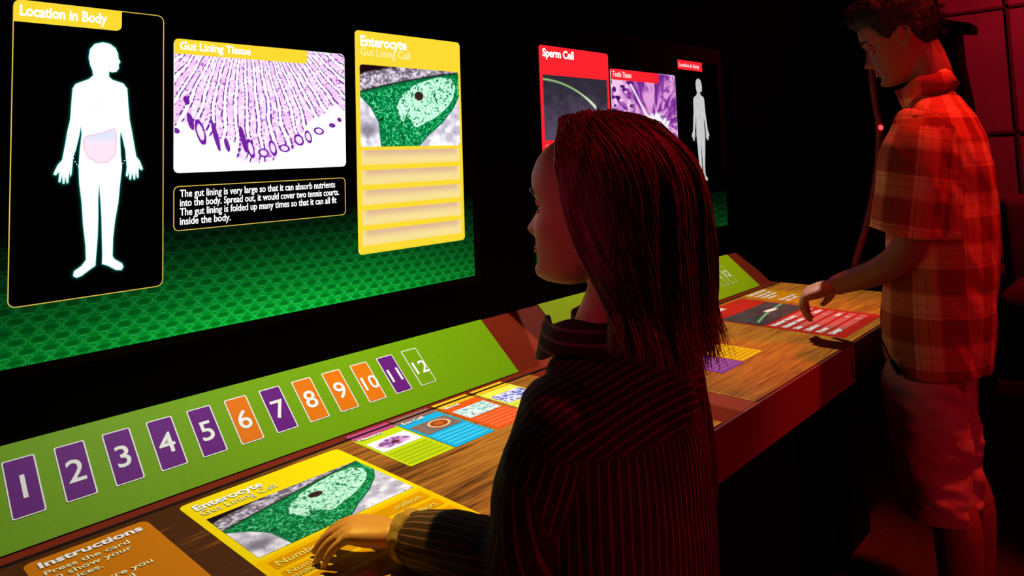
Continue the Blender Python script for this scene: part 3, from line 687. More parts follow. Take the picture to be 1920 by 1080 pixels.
def ear(h, side):
    """outer rim and concha plate"""
    pts = [(-.01, .0, -.10), (.005, .012, -.03), (.0, .028, .05), (-.04, .046, .095), (-.10, .055, .075), (-.125, .05, .01), (-.10, .035, -.06), (-.06, .015, -.115), (-.03, .0, -.135)]
    P_ = [((x-.0)*h, side*(.322+y)*h, (z+.0)*h) for x, y, z in pts]
    rim = tube(P_, [.010*h, .013*h, .014*h, .015*h, .015*h, .014*h, .013*h, .018*h, .014*h], 10, 4, side=(0, 1, 0))
    c = np.array((-.06, side*.335, -.01))*h
    plate_ = loft([(c+np.array((0, side*k*.018*h, 0)), (1, 0, .15), (0, 0, 1), .055*h*r_, .10*h*r_) for k, r_ in ((-1.5, .9), (-.3, 1), (.5, .8))], 16)
    return [rim, plate_]
def hand(wr, d, nrm, thumb_side, L, bend=(35, 20, 15), spread=.10, w_=.5, thumb=(.55, .65, -.55)):
    """palm, four fingers of different lengths, thumb"""
    d = unit(d); nrm = unit(np.array(nrm)-d*np.dot(nrm, d)); s = unit(thumb_side-d*np.dot(thumb_side, d)-nrm*np.dot(thumb_side, nrm)); wr = np.array(wr)
    out = []
    pw = L*w_*.46
    out.append(loft([(wr-d*.10*L, s, nrm, .135*L, .105*L), (wr, s, nrm, .15*L, .105*L), (wr+d*.15*L, s, nrm, pw*.88, .105*L, 2.4), (wr+d*.32*L, s, nrm, pw, .098*L, 2.6), (wr+d*.46*L, s, nrm, pw*1.0, .082*L, 2.6), (wr+d*.53*L-nrm*.01*L, s, nrm, pw*.93, .058*L, 2.4)], 20))
    tips = []
    for k, (off, ln, r_) in enumerate(((.75, .43, .052), (.26, .48, .054), (-.24, .45, .051), (-.72, .36, .045))):
        base = wr+d*(.50-.025*abs(k-1.2))*L+s*off*pw*.98
        dd = unit(d+s*off*spread*2); pts = [base-dd*.12*L, base]; p = base; a = 0
        for j, fr_ in enumerate((.44, .31, .25)):
            a += R(bend[j]+(k-1.5)*3)
            q = dd*math.cos(a)-nrm*math.sin(a); p = p+q*ln*fr_*L; pts.append(p)
        rr_ = [r_*L*1.0, r_*L*1.12, r_*L, r_*L*.93, r_*L*.72]
        out.append(tube(pts, rr_, 12, 5, side=s)); tips.append((p, q, r_*L*.72, pts))
    b0 = wr+d*.10*L+s*.10*L; t = unit(d*thumb[0]+s*thumb[1]+nrm*thumb[2]); b1 = b0+t*.20*L; t2 = unit(t+d*.5-nrm*.1); b2 = b1+t2*.17*L; b3 = b2+unit(t2+d*.3)*.13*L
    out.append(tube([b0, b1, b2, b3], [.085*L, .078*L, .060*L, .046*L], 12, 5, side=nrm))
    tips.append((b3, unit(b3-b2), .046*L, [b2, b3]))
    return out, tips, (d, nrm, s)
def nails(tips, nrm, mat, parent):
    for p, q, r_, pts in tips:
        up = unit(nrm-q*np.dot(nrm, q)); sd = np.cross(q, up)
        c = p+up*r_*.82-q*r_*.1
        v, f = loft([(c-up*.0012, q, sd, r_*.85, r_*.62, 2.6), (c+up*.0006, q, sd, r_*.8, r_*.56, 2.6)], 14)
        par(mesh_obj('fingernail', v, f, mat, None, True), parent)
def eyeball(h, fr, o, side, root, iris, child=False):
    c = np.array((.268 if child else .287, side*.145, .0))*h; r_ = (.053 if child else .058)*h; v = []; f = []; mi = []
    n, m = 20, 14; ax = unit((1, side*.08, .02)); u = unit(np.cross((0, 0, 1), ax)); w_ = np.cross(ax, u)
    for k in range(m+1):
        a = math.pi*k/m
        for i in range(n):
            b_ = 2*math.pi*i/n; rad = r_*math.sin(a)
            v.append(c+ax*r_*math.cos(a)*(1.04 if k < 3 else 1)+u*rad*math.cos(b_)+w_*rad*math.sin(b_))
    for k in range(m):
        for i in range(n):
            f.append((k*n+i, k*n+(i+1) % n, (k+1)*n+(i+1) % n, (k+1)*n+i)); mi.append(2 if k < 1 else 1 if k < 3 else 0)
    ob = mesh_obj('eye', place(v, fr, o), f, None, None, True)
    for x in (EYEW, iris, PUPIL): ob.data.materials.append(x)
    ob.data.polygons.foreach_set('material_index', mi); par(ob, root)
    # upper lid with lashes
    pts = []
    for t in np.linspace(-1, 1, 7): pts.append(c+np.array((r_*(1.02-.30*t*t), r_*1.05*t, r_*(.55-.45*t*t))))
    par(mesh_obj('eyelash', *(lambda a: (place(a[0], fr, o), a[1]))(tube(pts, [.008*h]*7, 8, 3, side=(0, 0, 1))), HAIRD, None, True), root)
    lid = [c+np.array((r_*(.90-.30*t*t), r_*1.15*t, r_*(.78-.45*t*t))) for t in np.linspace(-1, 1, 7)]
    par(mesh_obj('eyelid', *(lambda a: (place(a[0], fr, o), a[1]))(tube(lid, [.012*h, .020*h, .024*h, .025*h, .024*h, .020*h, .012*h], 10, 3, side=(0, 0, 1))), SKIN, None, True), root)
    lid = [c+np.array((r_*(.86-.30*t*t), r_*1.1*t, -r_*(.82-.45*t*t))) for t in np.linspace(-1, 1, 7)]
    par(mesh_obj('eyelid', *(lambda a: (place(a[0], fr, o), a[1]))(tube(lid, [.010*h, .016*h, .019*h, .020*h, .019*h, .016*h, .010*h], 10, 3, side=(0, 0, 1))), SKIN, None, True), root)
    br = [np.array((x, side*y, z))*h for x, y, z in ((.405, .06, .083), (.402, .11, .105), (.375, .17, .108), (.325, .23, .088))]
    par(mesh_obj('eyebrow', *(lambda a: (place(a[0], fr, o), a[1]))(tube(br, [.010*h, .016*h, .014*h, .006*h], 8, 5, side=(0, 0, 1), flat=.6)), HAIRD, None, True), root)
def lips(h, fr, o, root):
    for z, r_ in ((-.272, .013), (-.312, .016)):
        pts = [np.array(((.388 if z > -.29 else .386)-.9*abs(y)**1.6-.0, y, z+.012*abs(y)/.08*(1 if z < -.29 else -1)))*h for y in np.linspace(-.085, .085, 7)]
        par(mesh_obj('lip', *(lambda a: (place(a[0], fr, o), a[1]))(tube(pts, [.004*h, r_*h*.8, r_*h, r_*h, r_*h, r_*h*.8, .004*h], 10, 3, side=(0, 0, 1))), LIP, None, True), root)
def shoe(c, d, L, mat, root):
    d = unit(d); s = np.cross(d, (0, 0, 1)); secs = []
    for t, hw, ht in ((-.28, .06, .05), (-.22, .13, .30), (0, .15, .34), (.2, .155, .26), (.45, .18, .20), (.65, .15, .15), (.74, .05, .07)):
        secs.append((np.array((c[0], c[1], 0))+d*t*L+np.array((0, 0, .004+ht*L/2)), s, (0, 0, 1), hw*L, ht*L/2, 3))
    b = B(); b.add(*loft(secs, 20)); par(b.obj('shoe', mat, None, True), root)
def collar(c, fwd, tilt, rx, ry, hgt, mat, root, gap=28, flare=.018, drop=.030, name='collar'):
    f = unit((fwd[0], fwd[1], 0)); l = np.cross((0, 0, 1), f); a = R(tilt); u = np.array((0, 0, 1.)); f2 = f*math.cos(a)-u*math.sin(a); u2 = u*math.cos(a)+f*math.sin(a)
    prof = [(0, 0), (0, hgt*.9), (.002, hgt), (.006, hgt), (.010, hgt*.92), (flare, hgt-drop), (flare-.003, hgt-drop-.001), (.006, hgt*.8), (.004, 0)]
    n = 48; v = []; F = []
    for i in range(n+1):
        t = R(gap)+(2*math.pi-2*R(gap))*i/n; ca, sa = math.cos(t), math.sin(t); pt = 1+.55*max(0, math.cos(t))**3
        for dr, z in prof:
            zz = z if z >= hgt*.79 or dr < .006 else hgt-(hgt-z)*pt
            v.append(np.array(c)+f2*ca*(rx+dr)+l*sa*(ry+dr)+u2*(zz+.004*math.sin(5*t)))
    m = len(prof)
    for i in range(n):
        for j in range(m):
            k = (j+1) % m; F.append((i*m+j, i*m+k, (i+1)*m+k, (i+1)*m+j))
    F += [tuple(range(m)), tuple(reversed(range(n*m, (n+1)*m)))]
    o = mesh_obj(name, v, F, mat, None, True); bm = bmesh.new(); bm.from_mesh(o.data); bmesh.ops.recalc_face_normals(bm, faces=bm.faces); bm.to_mesh(o.data); bm.free()
    par(o, root); return o

def skin_mat(name, c):
    m = noise_mat(name, tuple(x*.93 for x in c), c, 60, .5, .35, .03)
    b = m.node_tree.nodes['Principled BSDF']; b.inputs['Subsurface Weight'].default_value = .08; b.inputs['Subsurface Radius'].default_value = (.01, .004, .002); b.inputs['Subsurface Scale'].default_value = .5
    return m
SKIN = skin_mat('skin', (.42, .20, .11)); BSKIN = skin_mat('tanned_skin', (.30, .12, .07)); LIP = skin_mat('lip_skin', (.50, .20, .16)); NAIL = skin_mat('nail', (.62, .38, .28))
EYEW = principled('eye_white', (.30, .27, .26), .3, .3); PUPIL = principled('pupil', (.005, .005, .005), .1, .6)
IRISB = principled('iris_blue', (.10, .16, .20), .2, .6); IRISD = principled('iris_brown', (.05, .025, .012), .2, .6)
HAIRD = noise_mat('dark_hair', (.010, .007, .006), (.018, .012, .010), 80, .5, .3, .3, (8, 8, 1))
def hair_mat(name, c1, c2):
    m = noise_mat(name, c1, c2, 30, .42, .45, .15, (12, 12, .8)); return m
HAIRG = hair_mat('chestnut_hair', (.11, .045, .025), (.22, .10, .055))
def stripe_mat(name, base, line, pitch, wd):
    m = principled(name, base, .75, .15); nt = m.node_tree; N = nt.nodes; L = nt.links; b = N['Principled BSDF']
    a = N.new('ShaderNodeAttribute'); a.attribute_name = 'u'
    q = N.new('ShaderNodeMath'); q.operation = 'DIVIDE'; L.new(a.outputs['Fac'], q.inputs[0]); q.inputs[1].default_value = pitch
    fr = N.new('ShaderNodeMath'); fr.operation = 'FRACT'; L.new(q.outputs[0], fr.inputs[0])
    lt = N.new('ShaderNodeMath'); lt.operation = 'COMPARE'; lt.inputs[1].default_value = .5; lt.inputs[2].default_value = wd; L.new(fr.outputs[0], lt.inputs[0])
    mx = N.new('ShaderNodeMix'); mx.data_type = 'RGBA'; mx.inputs[6].default_value = (*base, 1); mx.inputs[7].default_value = (*line, 1); L.new(lt.outputs[0], mx.inputs[0]); L.new(mx.outputs[2], b.inputs['Base Color'])
    tc = N.new('ShaderNodeTexCoord'); n = N.new('ShaderNodeTexNoise'); n.inputs['Scale'].default_value = 400; L.new(tc.outputs['Object'], n.inputs['Vector'])
    bp = N.new('ShaderNodeBump'); bp.inputs['Strength'].default_value = .15; bp.inputs['Distance'].default_value = .002; L.new(n.outputs[0], bp.inputs['Height']); L.new(bp.outputs[0], b.inputs['Normal'])
    return m
def plaid_mat(name):
    m = principled(name, (.5, .3, .2), .8, .15); nt = m.node_tree; N = nt.nodes; L = nt.links; b = N['Principled BSDF']
    def ax(nm, pitch, ph):
        a = N.new('ShaderNodeAttribute'); a.attribute_name = nm
        q = N.new('ShaderNodeMath'); q.operation = 'MULTIPLY_ADD'; L.new(a.outputs['Fac'], q.inputs[0]); q.inputs[1].default_value = 1/pitch; q.inputs[2].default_value = ph
        f = N.new('ShaderNodeMath'); f.operation = 'FRACT'; L.new(q.outputs[0], f.inputs[0]); return f.outputs[0]
    def ramp(src, stops):
        r = N.new('ShaderNodeValToRGB'); r.color_ramp.interpolation = 'CONSTANT'; e = r.color_ramp.elements; e[0].position = stops[0][0]; e[0].color = (*[stops[0][1]]*3, 1); e[1].position = stops[1][0]; e[1].color = (*[stops[1][1]]*3, 1)
        for p, c in stops[2:]: x = e.new(p); x.color = (c, c, c, 1)
        L.new(src, r.inputs[0]); return r.outputs[0]
    st = [(0, .0), (.5, 1.0), (.56, .55), (.59, 1.0), (.74, .6), (.77, 1.0), (.95, .5)]
    ru = ramp(ax('u', .115, .1), st); rv = ramp(ax('v', .125, .3), st)
    s = N.new('ShaderNodeMath'); s.operation = 'ADD'; L.new(ru, s.inputs[0]); L.new(rv, s.inputs[1])
    h = N.new('ShaderNodeMath'); h.operation = 'MULTIPLY'; h.inputs[1].default_value = .5; L.new(s.outputs[0], h.inputs[0])
    r = N.new('ShaderNodeValToRGB'); e = r.color_ramp.elements; e[0].color = (.30, .04, .03, 1); e[1].color = (.80, .42, .22, 1); x = e.new(.5); x.color = (.55, .15, .08, 1)
    L.new(h.outputs[0], r.inputs[0]); L.new(r.outputs[0], b.inputs['Base Color'])
    return m

# ---------------------------------------------------------------- the girl
GO = V3(.750, -.698, 1.269); GH = .200; GFR = head_frame((-.277, .961), 4)
girl = empty('person', 'child with shoulder-length hair and dark pinstriped shirt, hand on the yellow card', 'person', loc=(.77, -.72, 0))
hp, hf = head_grid(GH, True); hp = place(hp, GFR, GO)
e1 = [(place(v, GFR, GO), f) for v, f in ear(GH, 1)+ear(GH, -1)]
neck = tube([GO+V3(.015, -.035, -.03), GO+V3(.012, -.03, -.10), (.758, -.700, 1.10), (.760, -.706, 1.04)], [.045, .042, .044, .055], 20)
SHL = V3(.648, -.712, 1.040); SHR = V3(.893, -.712, 1.035)
EL = V3(.640, -.640, .862); WL = V3(.6180, -.4455, .833)
ER = V3(.920, -.700, .850); WRr = V3(.915, -.665, .675)
X, Y_, Z_ = (1, 0, 0), (0, 1, 0), (0, 0, 1)
tor = loft([((.765, -.70, .60), X, Y_, .105, .080), ((.765, -.70, .70), X, Y_, .105, .078), ((.765, -.705, .80), X, Y_, .098, .072), ((.765, -.71, .92), X, Y_, .110, .078), ((.765, -.712, 1.0), X, Y_, .112, .072), ((.765, -.712, 1.05), X, Y_, .085, .052), ((.765, -.712, 1.085), X, Y_, .050, .045)], 28)
gh, gt, gax = hand(WL, (-.66, .75, .15), (0, 0, 1), np.array((.77, .64, 0)), .136, (31, 19, 12), .15, .50)
gh2, gt2, gax2 = hand(WRr, (0, .2, -.98), (1, 0, 0), np.array((0, 1, 0)), .138, (20, 20, 15))
arms = [tube([SHL+V3(.01, 0, 0), EL, WL], [.032, .030, .021], 18, 8, flat=1), tube([SHR-V3(.01, 0, 0), ER, WRr], [.032, .030, .021], 18, 8)]
legs = [tube([(x, -.70, .60), (x, -.695, .36), (x, -.71, .09)], [.062, .046, .033], 18, 6) for x in (.715, .815)]
body = fuse('body', [(hp, hf)]+e1+[neck, tor]+arms+legs+gh+gh2, SKIN, .0030, 2, girl)
for t_, a_ in ((gt, gax), (gt2, gax2)): nails(t_, a_[1], NAIL, girl)
for sd in (1, -1): eyeball(GH, GFR, GO, sd, girl, IRISB, True)
lips(GH, GFR, GO, girl)
# shirt
GSH = stripe_mat('pinstripe_cotton', (.022, .009, .014), (.12, .05, .065), .0115, .11)
def girl_uv(me):
    wrinkle(me, .006, 16, (1, 1, .8), 3); wrinkle(me, .004, 34, (1, 1, .6), 9)
    c = vco(me); u = np.arctan2(c[:, 0]-.765, -(c[:, 1]+.70))*.125
    yoke = (c[:, 2] > 1.004+.05*(c[:, 0]-.765))
    u = np.where(yoke, -c[:, 2]*.9-c[:, 1]*.9, u)
    for s_, e_, w_ in ((SHL, EL, WL), (SHR, ER, WRr)):
        t1, d1 = seg_t(c, s_, e_); t2, d2 = seg_t(c, e_, w_)
        sel = ((d1 < .056) & (t1 > .14) & (np.abs(c[:, 0]-.765) > .100)) | ((d2 < .06) & (c[:, 1] > -.64))
        for ms, a, b_ in ((sel & (d1 <= d2), s_, e_), (sel & (d1 > d2), e_, w_)):
            d = unit(b_-a); k = unit(np.cross(d, (1, .2, .1))); l = np.cross(d, k); q = c-a
            u = np.where(ms, np.arctan2(q@k, q@l)*.045, u)
    fattr(me, 'u', u)
shs = [loft([((.772, -.705, .66), X, Y_, .152, .112), ((.772, -.705, .74), X, Y_, .148, .108), ((.772, -.71, .84), X, Y_, .142, .102), ((.770, -.713, .93), X, Y_, .138, .098), ((.769, -.715, .99), X, Y_, .134, .090), ((.767, -.711, 1.045), X, Y_, .126, .078), ((.761, -.706, 1.078), X, Y_, .094, .068), ((.760, -.704, 1.100), X, Y_, .058, .054)], 32)]
shs += [tube([SHL+V3(.008, 0, .002), SHL*.5+EL*.5+V3(-.008, -.004, 0), EL+V3(0, -.004, -.004), EL*.5+WL*.5, WL+(EL-WL)*.16], [.050, .049, .048, .041, .033], 20, 8, round_end=True)]
shs += [tube([SHR+V3(-.008, 0, .002), SHR*.5+ER*.5+V3(.008, -.004, 0), ER+V3(0, -.004, -.004), ER*.5+WRr*.5, WRr+(ER-WRr)*.16], [.050, .049, .048, .040, .032], 20, 8)]
fuse('shirt', shs, GSH, .0042, 3, girl, girl_uv)
col = collar((.757, -.697, 1.094), (-.15, 1), 6, .060, .064, .042, GSH, girl, flare=.026, drop=.036)
fattr(col.data, 'u', vco(col.data)[:, 2]*.8)
# seam of the yoke
sm = []
for i in range(15):
    t = i/14; a = R(-62+124*t); sm.append(V3(.766+.131*math.sin(a), -.7145-.0965*math.cos(a)-.001, 1.003+.05*(.131*math.sin(a))))
# cuff rings
CUFF = noise_mat('pale_cuff', (.20, .12, .06), (.34, .22, .11), 60, .8, .15, .3)
for w_, e_ in ((WL, EL), (WRr, ER)):
    d = unit(w_-e_); c0 = w_+(e_-w_)*.10; s = unit(np.cross(d, (0, 0, 1))); t = np.cross(s, d); v = []; f = []
    prof = [(-.014, .029), (-.006, .031), (.003, .032), (.012, .030), (.013, .027), (.004, .026), (-.010, .024)]
    n = 40
    for i in range(n):
        a = 2*math.pi*i/n
        for z, r_ in prof:
            q = r_*(1+.04*math.sin(7*a)+.03*math.sin(11*a+1)); v.append(c0+d*z+s*q*math.cos(a)*.95+t*q*math.sin(a)*1.02)
    m = len(prof)
    for i in range(n):
        for j in range(m): f.append((i*m+j, i*m+(j+1) % m, ((i+1) % n)*m+(j+1) % m, ((i+1) % n)*m+j))
    par(mesh_obj('cuff', v, f, CUFF, None, True), girl)
TRO = noise_mat('dark_trousers', (.010, .010, .016), (.016, .015, .024), 60, .85, .1, .2)
fuse('trousers', [loft([((.765, -.70, .56), X, Y_, .118, .092), ((.765, -.70, .66), X, Y_, .116, .09), ((.765, -.70, .74), X, Y_, .112, .085)], 28)] +
     [tube([(x, -.70, .62), (x, -.695, .36), (x, -.705, .10)], [.070, .060, .055], 18, 6, round_end=False) for x in (.712, .818)], TRO, .008, 3, girl)
SHOE = noise_mat('dark_shoe', (.02, .02, .02), (.03, .03, .03), 40, .6, .3)
for x in (.712, .818): shoe((x, -.70), (0, 1, 0), .20, SHOE, girl)

# hair: a bob falling to the shoulders
def hull(phi, t, off=0.0):
    """phi 0 = face, positive to her left; t 0 crown .. 1 tips (head-local metres)"""
    c, s = math.cos(phi), math.sin(phi); tc = .42
    Rf = (.415*GH+.010) if c > 0 else (.45*GH+.040); Rs = .345*GH+.020; zc = .10*GH; Zt = .42*GH+.017
    if t < tc:
        th = (t/tc)*math.pi/2; q = math.sin(th)**.86; z = zc+Zt*math.cos(th)
    else:
        k = (t-tc)/(1-tc); q = 1+.05*math.sin(k*math.pi*.7)-.10*max(0, k-.55); z = zc-k*(.160+.022*max(0, -c+.25)+.010*math.sin(phi*5+1))
        if c > 0: z += k*.020*c
    x = Rf*c*q-.012*min(1, t/tc)+off*c; y = Rs*s*q+off*s
    if t > tc:
        k = (t-tc)/(1-tc); x -= .030*k*(c > -.3)*(1-abs(c)*.4)
    return V3(x, y, z+(off if t < .15 else off*.3))
def phi0(t): return np.interp(t, [0, .08, .16, .26, .38, .52, .70, .85, 1], [R(5), R(25), R(50), R(68), R(76), R(81), R(90), R(98), R(104)])
rng = random.Random(5)
def lock(phi, t): return .006*(vn(np.array(phi*9.0+.6*math.sin(3*t)), np.array(t*1.5), 2)-.5)*2+.0018*(vn(np.array(phi*30.), np.array(t*2.), 4)-.5)*2
gv = []; gf = []; na_, nt_ = 110, 44
for layer in (0, 1):
    for j in range(nt_+1):
        t = j/nt_
        for i in range(na_+1):
            p0 = phi0(t); phi = p0+(2*math.pi-2*p0)*i/na_
            o_ = (float(lock(phi, t)) if layer == 0 else -.012*min(1, 1.5*min(i, na_-i)/8+.15))
            gv.append(hull(phi, t, o_))
M_ = (na_+1)*(nt_+1)
for layer in (0, 1):
    for j in range(nt_):
        for i in range(na_):
            a = layer*M_+j*(na_+1)+i; q = (a, a+1, a+na_+2, a+na_+1); gf.append(q if layer else tuple(reversed(q)))
for j in range(nt_):
    for i in (0, na_):
        a = j*(na_+1)+i; b_ = a+na_+1; gf.append((a, b_, b_+M_, a+M_) if i == 0 else (b_, a, a+M_, b_+M_))
for i in range(na_): a = nt_*(na_+1)+i; gf.append((a, a+1, a+1+M_, a+M_))
# strands over the hull
sv, sf = [], []
def strand(pts, r0):
    n = len(pts); base = len(sv)
    for k in range(n):
        d = unit(pts[min(k+1, n-1)]-pts[max(k-1, 0)]); s = unit(np.cross(d, (.3, .9, .2))); w_ = np.cross(d, s); rad = r0*(1 if k < n*.6 else 1-.85*(k-n*.6)/(n*.4))
        for a in (0, 2.094, 4.189): sv.append(pts[k]+s*rad*math.cos(a)+w_*rad*math.sin(a))
    for k in range(n-1):
        for a in range(3): b2 = (a+1) % 3; sf.append((base+k*3+a, base+k*3+b2, base+k*3+3+b2, base+k*3+3+a))
for s_i in range(2300):
    u0 = rng.random(); ta = rng.choice((0.01, .02, .05, .1, .2, .3)) if rng.random() < .8 else rng.random()*.5; tb = min(1.03, .72+.32*rng.random()) if rng.random() < .4 else .96+.09*rng.random()
    wv = rng.uniform(-.04, .04); ph = rng.random()*6; r0 = rng.uniform(.0004, .0013); off = rng.uniform(-.0010, .0030); fly = rng.uniform(0, 1)**8*.016
    flip = rng.uniform(-.3, 1)*.020*(1+1.3*rng.random()**4)
    pts = []
    for k in range(15):
        t = ta+(tb-ta)*k/14; p0 = phi0(min(t, 1)); phi = p0+(2*math.pi-2*p0)*min(max(u0+wv*.25*math.sin(t*3+ph), 0), 1)
        p = hull(phi, min(t, 1), off+float(lock(phi, t))+fly*max(0, t-.3)+flip*max(0, t-.82)/.2)
        if t > 1: p = p-V3(0, 0, (t-1)*.35)
        pts.append(p)
    strand(pts, r0)
hair = B(); hair.add(place(gv, GFR, GO), gf); hair.add(place(sv, GFR, GO), sf)
hair.obj('hair', HAIRG, girl, True)

# ---------------------------------------------------------------- the boy
BO = V3(2.187, -.700, 1.628); BH = .232; BFR = head_frame((-.26, .966), -19)
boy = empty('person', 'dark-haired boy in a plaid shirt and long shorts at the far end of the counter', 'person', loc=(2.2, -.82, 0))
hp, hf = head_grid(BH); hp = place(hp, BFR, BO)
e1 = [(place(v, BFR, BO), f) for v, f in ear(BH, 1)+ear(BH, -1)]
neck = tube([BO+V3(.01, -.045, -.03), BO+V3(.01, -.07, -.10), (2.195, -.770, 1.455), (2.195, -.78, 1.40)], [.054, .051, .056, .070], 22)
BL = V3(2.035, -.775, 1.385); BR = V3(2.355, -.775, 1.385)
BE = V3(2.012, -.730, 1.075); BWr = V3(2.048, -.535, .957)
RE_ = V3(2.385, -.80, 1.08); RW = V3(2.375, -.66, .86)
tor = loft([((2.195, -.765, .86), X, Y_, .15, .105), ((2.195, -.765, 1.0), X, Y_, .14, .10), ((2.195, -.775, 1.15), X, Y_, .155, .105), ((2.195, -.785, 1.28), X, Y_, .165, .105), ((2.195, -.78, 1.38), X, Y_, .15, .085), ((2.195, -.775, 1.43), X, Y_, .10, .065), ((2.195, -.77, 1.47), X, Y_, .062, .056)], 28)
bh, bt, bax = hand(BWr, (-.10, .93, -.34), (-.25, .30, .92), np.array((1, .1, .1)), .178, (46, 34, 16), .16, .48, (.5, .45, -.75))
bh2, bt2, bax2 = hand(RW, (0, .5, -.85), (1, 0, 0), np.array((0, 1, .4)), .178, (14, 14, 10))
arms = [tube([BL, BE, BWr], [.052, .041, .027], 18, 8), tube([BR, RE_, RW], [.052, .041, .027], 18, 8)]
legs = [tube([(x, -.745, .85), (x, -.74, .50), (x, -.77, .36), (x, -.76, .09)], [.080, .058, .056, .040], 18, 6) for x in (2.105, 2.265)]
fuse('body', [(hp, hf)]+e1+[neck, tor]+arms+legs+bh+bh2, BSKIN, .0038, 2, boy)
for t_, a_ in ((bt, bax), (bt2, bax2)): nails(t_, a_[1], NAIL, boy)
for sd in (1, -1): eyeball(BH, BFR, BO, sd, boy, IRISD)
lips(BH, BFR, BO, boy)
# short hair: the scalp lifted above the hairline, roughened into tufts
q, qf = head_grid(BH, False, 90, 120); x, y, z = q.T/BH
zl = np.interp(x, [-.5, -.36, -.26, -.16, -.10, .02, .10, .16, .24, .33, .5], [-.22, -.30, -.26, -.10, .03, .08, .0, .06, .24, .27, .27])
m_ = ss(-.02, .05, z-zl)
th_ = .028+.075*ss(.15, .45, z)+.045*ss(.15, .42, x)*ss(.2, .4, z)
tuft = (vn(x*14+y*3, y*14+z*9, 3)-.5)*.040+(vn(x*40, y*40+z*22, 7)-.5)*.022
nrm_ = np.stack([x+.03, y, np.maximum(z, -.1)*.9], 1); nrm_ /= np.linalg.norm(nrm_, axis=1)[:, None]
d_ = (m_*(th_+tuft)-.03*(1-m_))
q = (np.stack([x, y, z], 1)+nrm_*d_[:, None])*BH
b = B(); b.add(place(q, BFR, BO), qf); sv, sf = [], []
for k in range(1500):
    i = rng.randrange(len(q)); 
    if m_[i] < .98 or z[i] < -.1 or (x[i] > .05 and z[i] < .38): continue
    p = q[i]; nn = nrm_[i]; dr = unit(V3(.7 if z[i] > .2 else -.1, rng.uniform(-.3, .3), -.35 if z[i] < .4 else 0)+nn*.35)
    strand([p-nn*.003, p+dr*.010+nn*.002, p+dr*.022+nn*.001, p+dr*.032-nn*.002], .0009)
b.add(place(sv, BFR, BO), sf); b.obj('hair', HAIRD, boy, True)
PLD = plaid_mat('plaid_cotton')
def boy_uv(me):
    wrinkle(me, .012, 9, (1, 1, .6), 3); wrinkle(me, .006, 22, (1, 1, .7), 9)
    c = vco(me); u = np.arctan2(c[:, 0]-2.195, -(c[:, 1]+.775))*.165; v = c[:, 2]+.0
    for s_, e_ in ((BL, BE), (BR, RE_)):
        t1, d1 = seg_t(c, s_, e_); sel = (d1 < .110) & (t1 > .02) & (np.abs(c[:, 0]-2.195) > .135) & (c[:, 2] > 1.10)
        d = unit(e_-s_); k = unit(np.cross(d, (1, 0, 0))); l = np.cross(d, k); qq = c-s_
        u = np.where(sel, np.arctan2(qq@k, qq@l)*.075+.03, u); v = np.where(sel, qq@d+.02, v)
    fattr(me, 'u', u); fattr(me, 'v', v)
shs = [loft([((2.185, -.735, .745), X, Y_, .176, .118), ((2.185, -.740, .86), X, Y_, .178, .128), ((2.19, -.755, .98), X, Y_, .176, .130), ((2.195, -.768, 1.12), X, Y_, .176, .130), ((2.195, -.780, 1.26), X, Y_, .174, .120), ((2.195, -.788, 1.35), X, Y_, .166, .102), ((2.195, -.785, 1.41), X, Y_, .135, .082), ((2.195, -.775, 1.445), X, Y_, .09, .070), ((2.195, -.770, 1.465), X, Y_, .072, .064)], 36)]
for s_, e_, sx in ((BL, BE, -1), (BR, RE_, 1)):
    shs.append(tube([s_+V3(-sx*.03, -.005, .005), s_*.75+e_*.25+V3(sx*.006, .004, 0), s_*.4+e_*.6+V3(sx*.004, .010, 0), s_*.12+e_*.88+V3(0, .014, 0)], [.070, .074, .078, .082], 22, 8, round_end=False))
fuse('shirt', shs, PLD, .0055, 3, boy, boy_uv)
col = collar((2.195, -.766, 1.462), (-.05, 1), 22, .064, .066, .050, PLD, boy, gap=20, flare=.013, drop=.042)
cc = vco(col.data); fattr(col.data, 'u', np.arctan2(cc[:, 0]-2.195, -(cc[:, 1]+.765))*.08); fattr(col.data, 'v', cc[:, 2])
SHO = noise_mat('light_shorts', (.52, .32, .30), (.62, .40, .36), 25, .75, .2, .15)
def boy_shorts(me): wrinkle(me, .016, 9, (.9, .9, 1.6), 13); wrinkle(me, .009, 20, (.8, .8, 1.8), 19)
fuse('shorts', [loft([((2.168, -.724, .74), X, Y_, .145, .090), ((2.172, -.727, .84), X, Y_, .143, .090), ((2.185, -.738, .96), X, Y_, .13, .090)], 30)] +
     [loft([((x, -.725, .80), X, Y_, .084, .086), ((x, -.716, .72), X, Y_, .094, .096), ((x, -.720, .58), X, Y_, .094, .093), ((x, -.724, .43), X, Y_, .092, .086), ((x, -.726, .385), X, Y_, .090, .084)], 26) for x in (2.105, 2.225)], SHO, .006, 3, boy, boy_shorts)
par(mesh_obj('drawstring', *tube([(2.016, -.640, .850), (2.008, -.655, .83), (2.006, -.665, .805), (2.005, -.675, .785)], [.002]*4, 8, 4), blackm, None, True), boy)
par(mesh_obj('cord_end', *tube([(2.005, -.675, .785), (2.006, -.690, .760)], [.006, .007], 10, 3), blackm, None, True), boy)
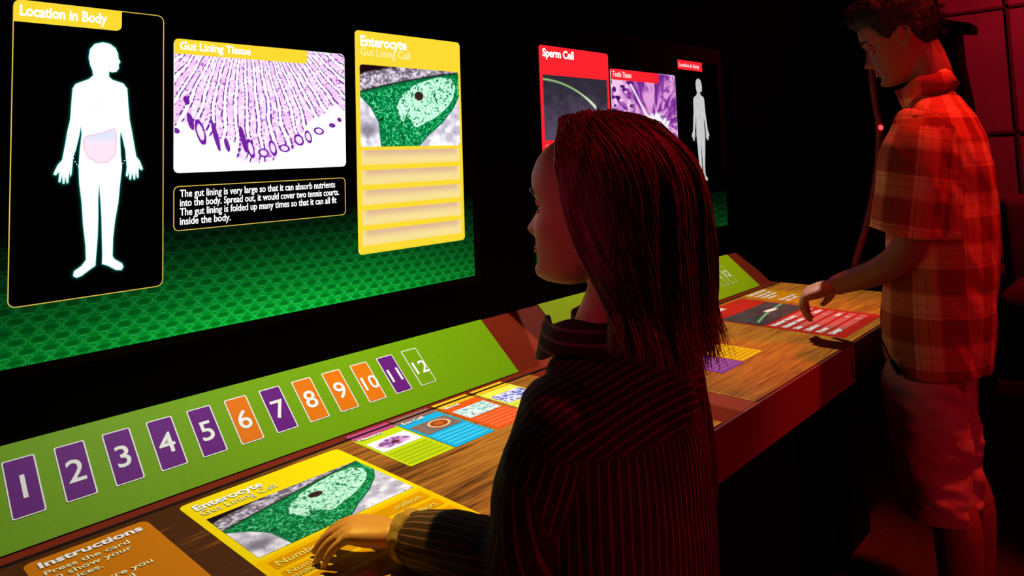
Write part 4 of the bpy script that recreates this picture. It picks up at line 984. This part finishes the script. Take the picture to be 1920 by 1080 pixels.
for x in (2.105, 2.265): shoe((x, -.755), (0, 1, 0), .27, SHOE, boy)

# ================================================================ beyond the boy
RAIL = noise_mat('red_gloss_rail', (.30, .05, .06), (.36, .06, .07), 20, .35, .5)
rail = empty('light_rail', 'thin curved pole with a tiny red light, behind the boy', 'pole', loc=(3.1, -.3, 0))
rp = [(3.05, -.34, 3.0), (3.07, -.345, 2.2), (3.095, -.354, 1.60), (3.12, -.359, 1.40), (3.119, -.336, 1.21), (3.099, -.293, 1.017), (3.068, -.238, .825), (3.22, -.14, .5), (3.34, -.08, .0)]
par(mesh_obj('pole', *tube(rp, [.014]*9, 12, 6), RAIL, None, True), rail)
par(mesh_obj('indicator_light', *loft([((3.105, -.371, 1.405+dz), X, Y_, r_, r_) for dz, r_ in ((-.010, .004), (-.006, .008), (0, .009), (.006, .008), (.010, .004))], 14), emis((255, 60, 70), 2.5), None, True), rail)
fin = [(-.05, 3.09), (-.245, 2.35), (-.262, 2.10), (-.30, 2.03), (-.444, 1.985), (-.444, 1.935), (-.372, 1.948), (-.375, 1.77), (-.402, 1.53), (-.43, 1.14), (-.42, .57), (-.40, .0), (.125, 0), (.125, 3.09)]
v = [(4.55+dx, y, z) for dx in (0, .2) for y, z in fin]; n = len(fin)
f = [tuple(range(n)), tuple(reversed(range(n, 2*n)))]+[(i, i+n, (i+1) % n+n, (i+1) % n) for i in range(n)]
o = mesh_obj('exhibit_fin', v, f, blackm); setp(o, 'black curved exhibit partition with a short arm, behind the boy\'s neck', 'partition')
seat = empty('bench', 'dark red rounded bench in the background right of the boy', 'bench', loc=(5.2, -.9, 0))
SEAT = noise_mat('bench_vinyl', (.10, .06, .06), (.13, .08, .08), 10, .6, .3)
def cushion(name, x0, x1, y0, y1, z0, z1):
    o = par(mesh_obj(name, *box(x0, x1, y0, y1, z0, z1), SEAT), seat); bevel(o, .07, 6); o.data.polygons.foreach_set('use_smooth', [True]*6); return o
cushion('seat', 4.85, 5.7, -2.2, -.40, .08, .48); cushion('backrest', 5.45, 5.78, -2.2, -.35, .40, .98)
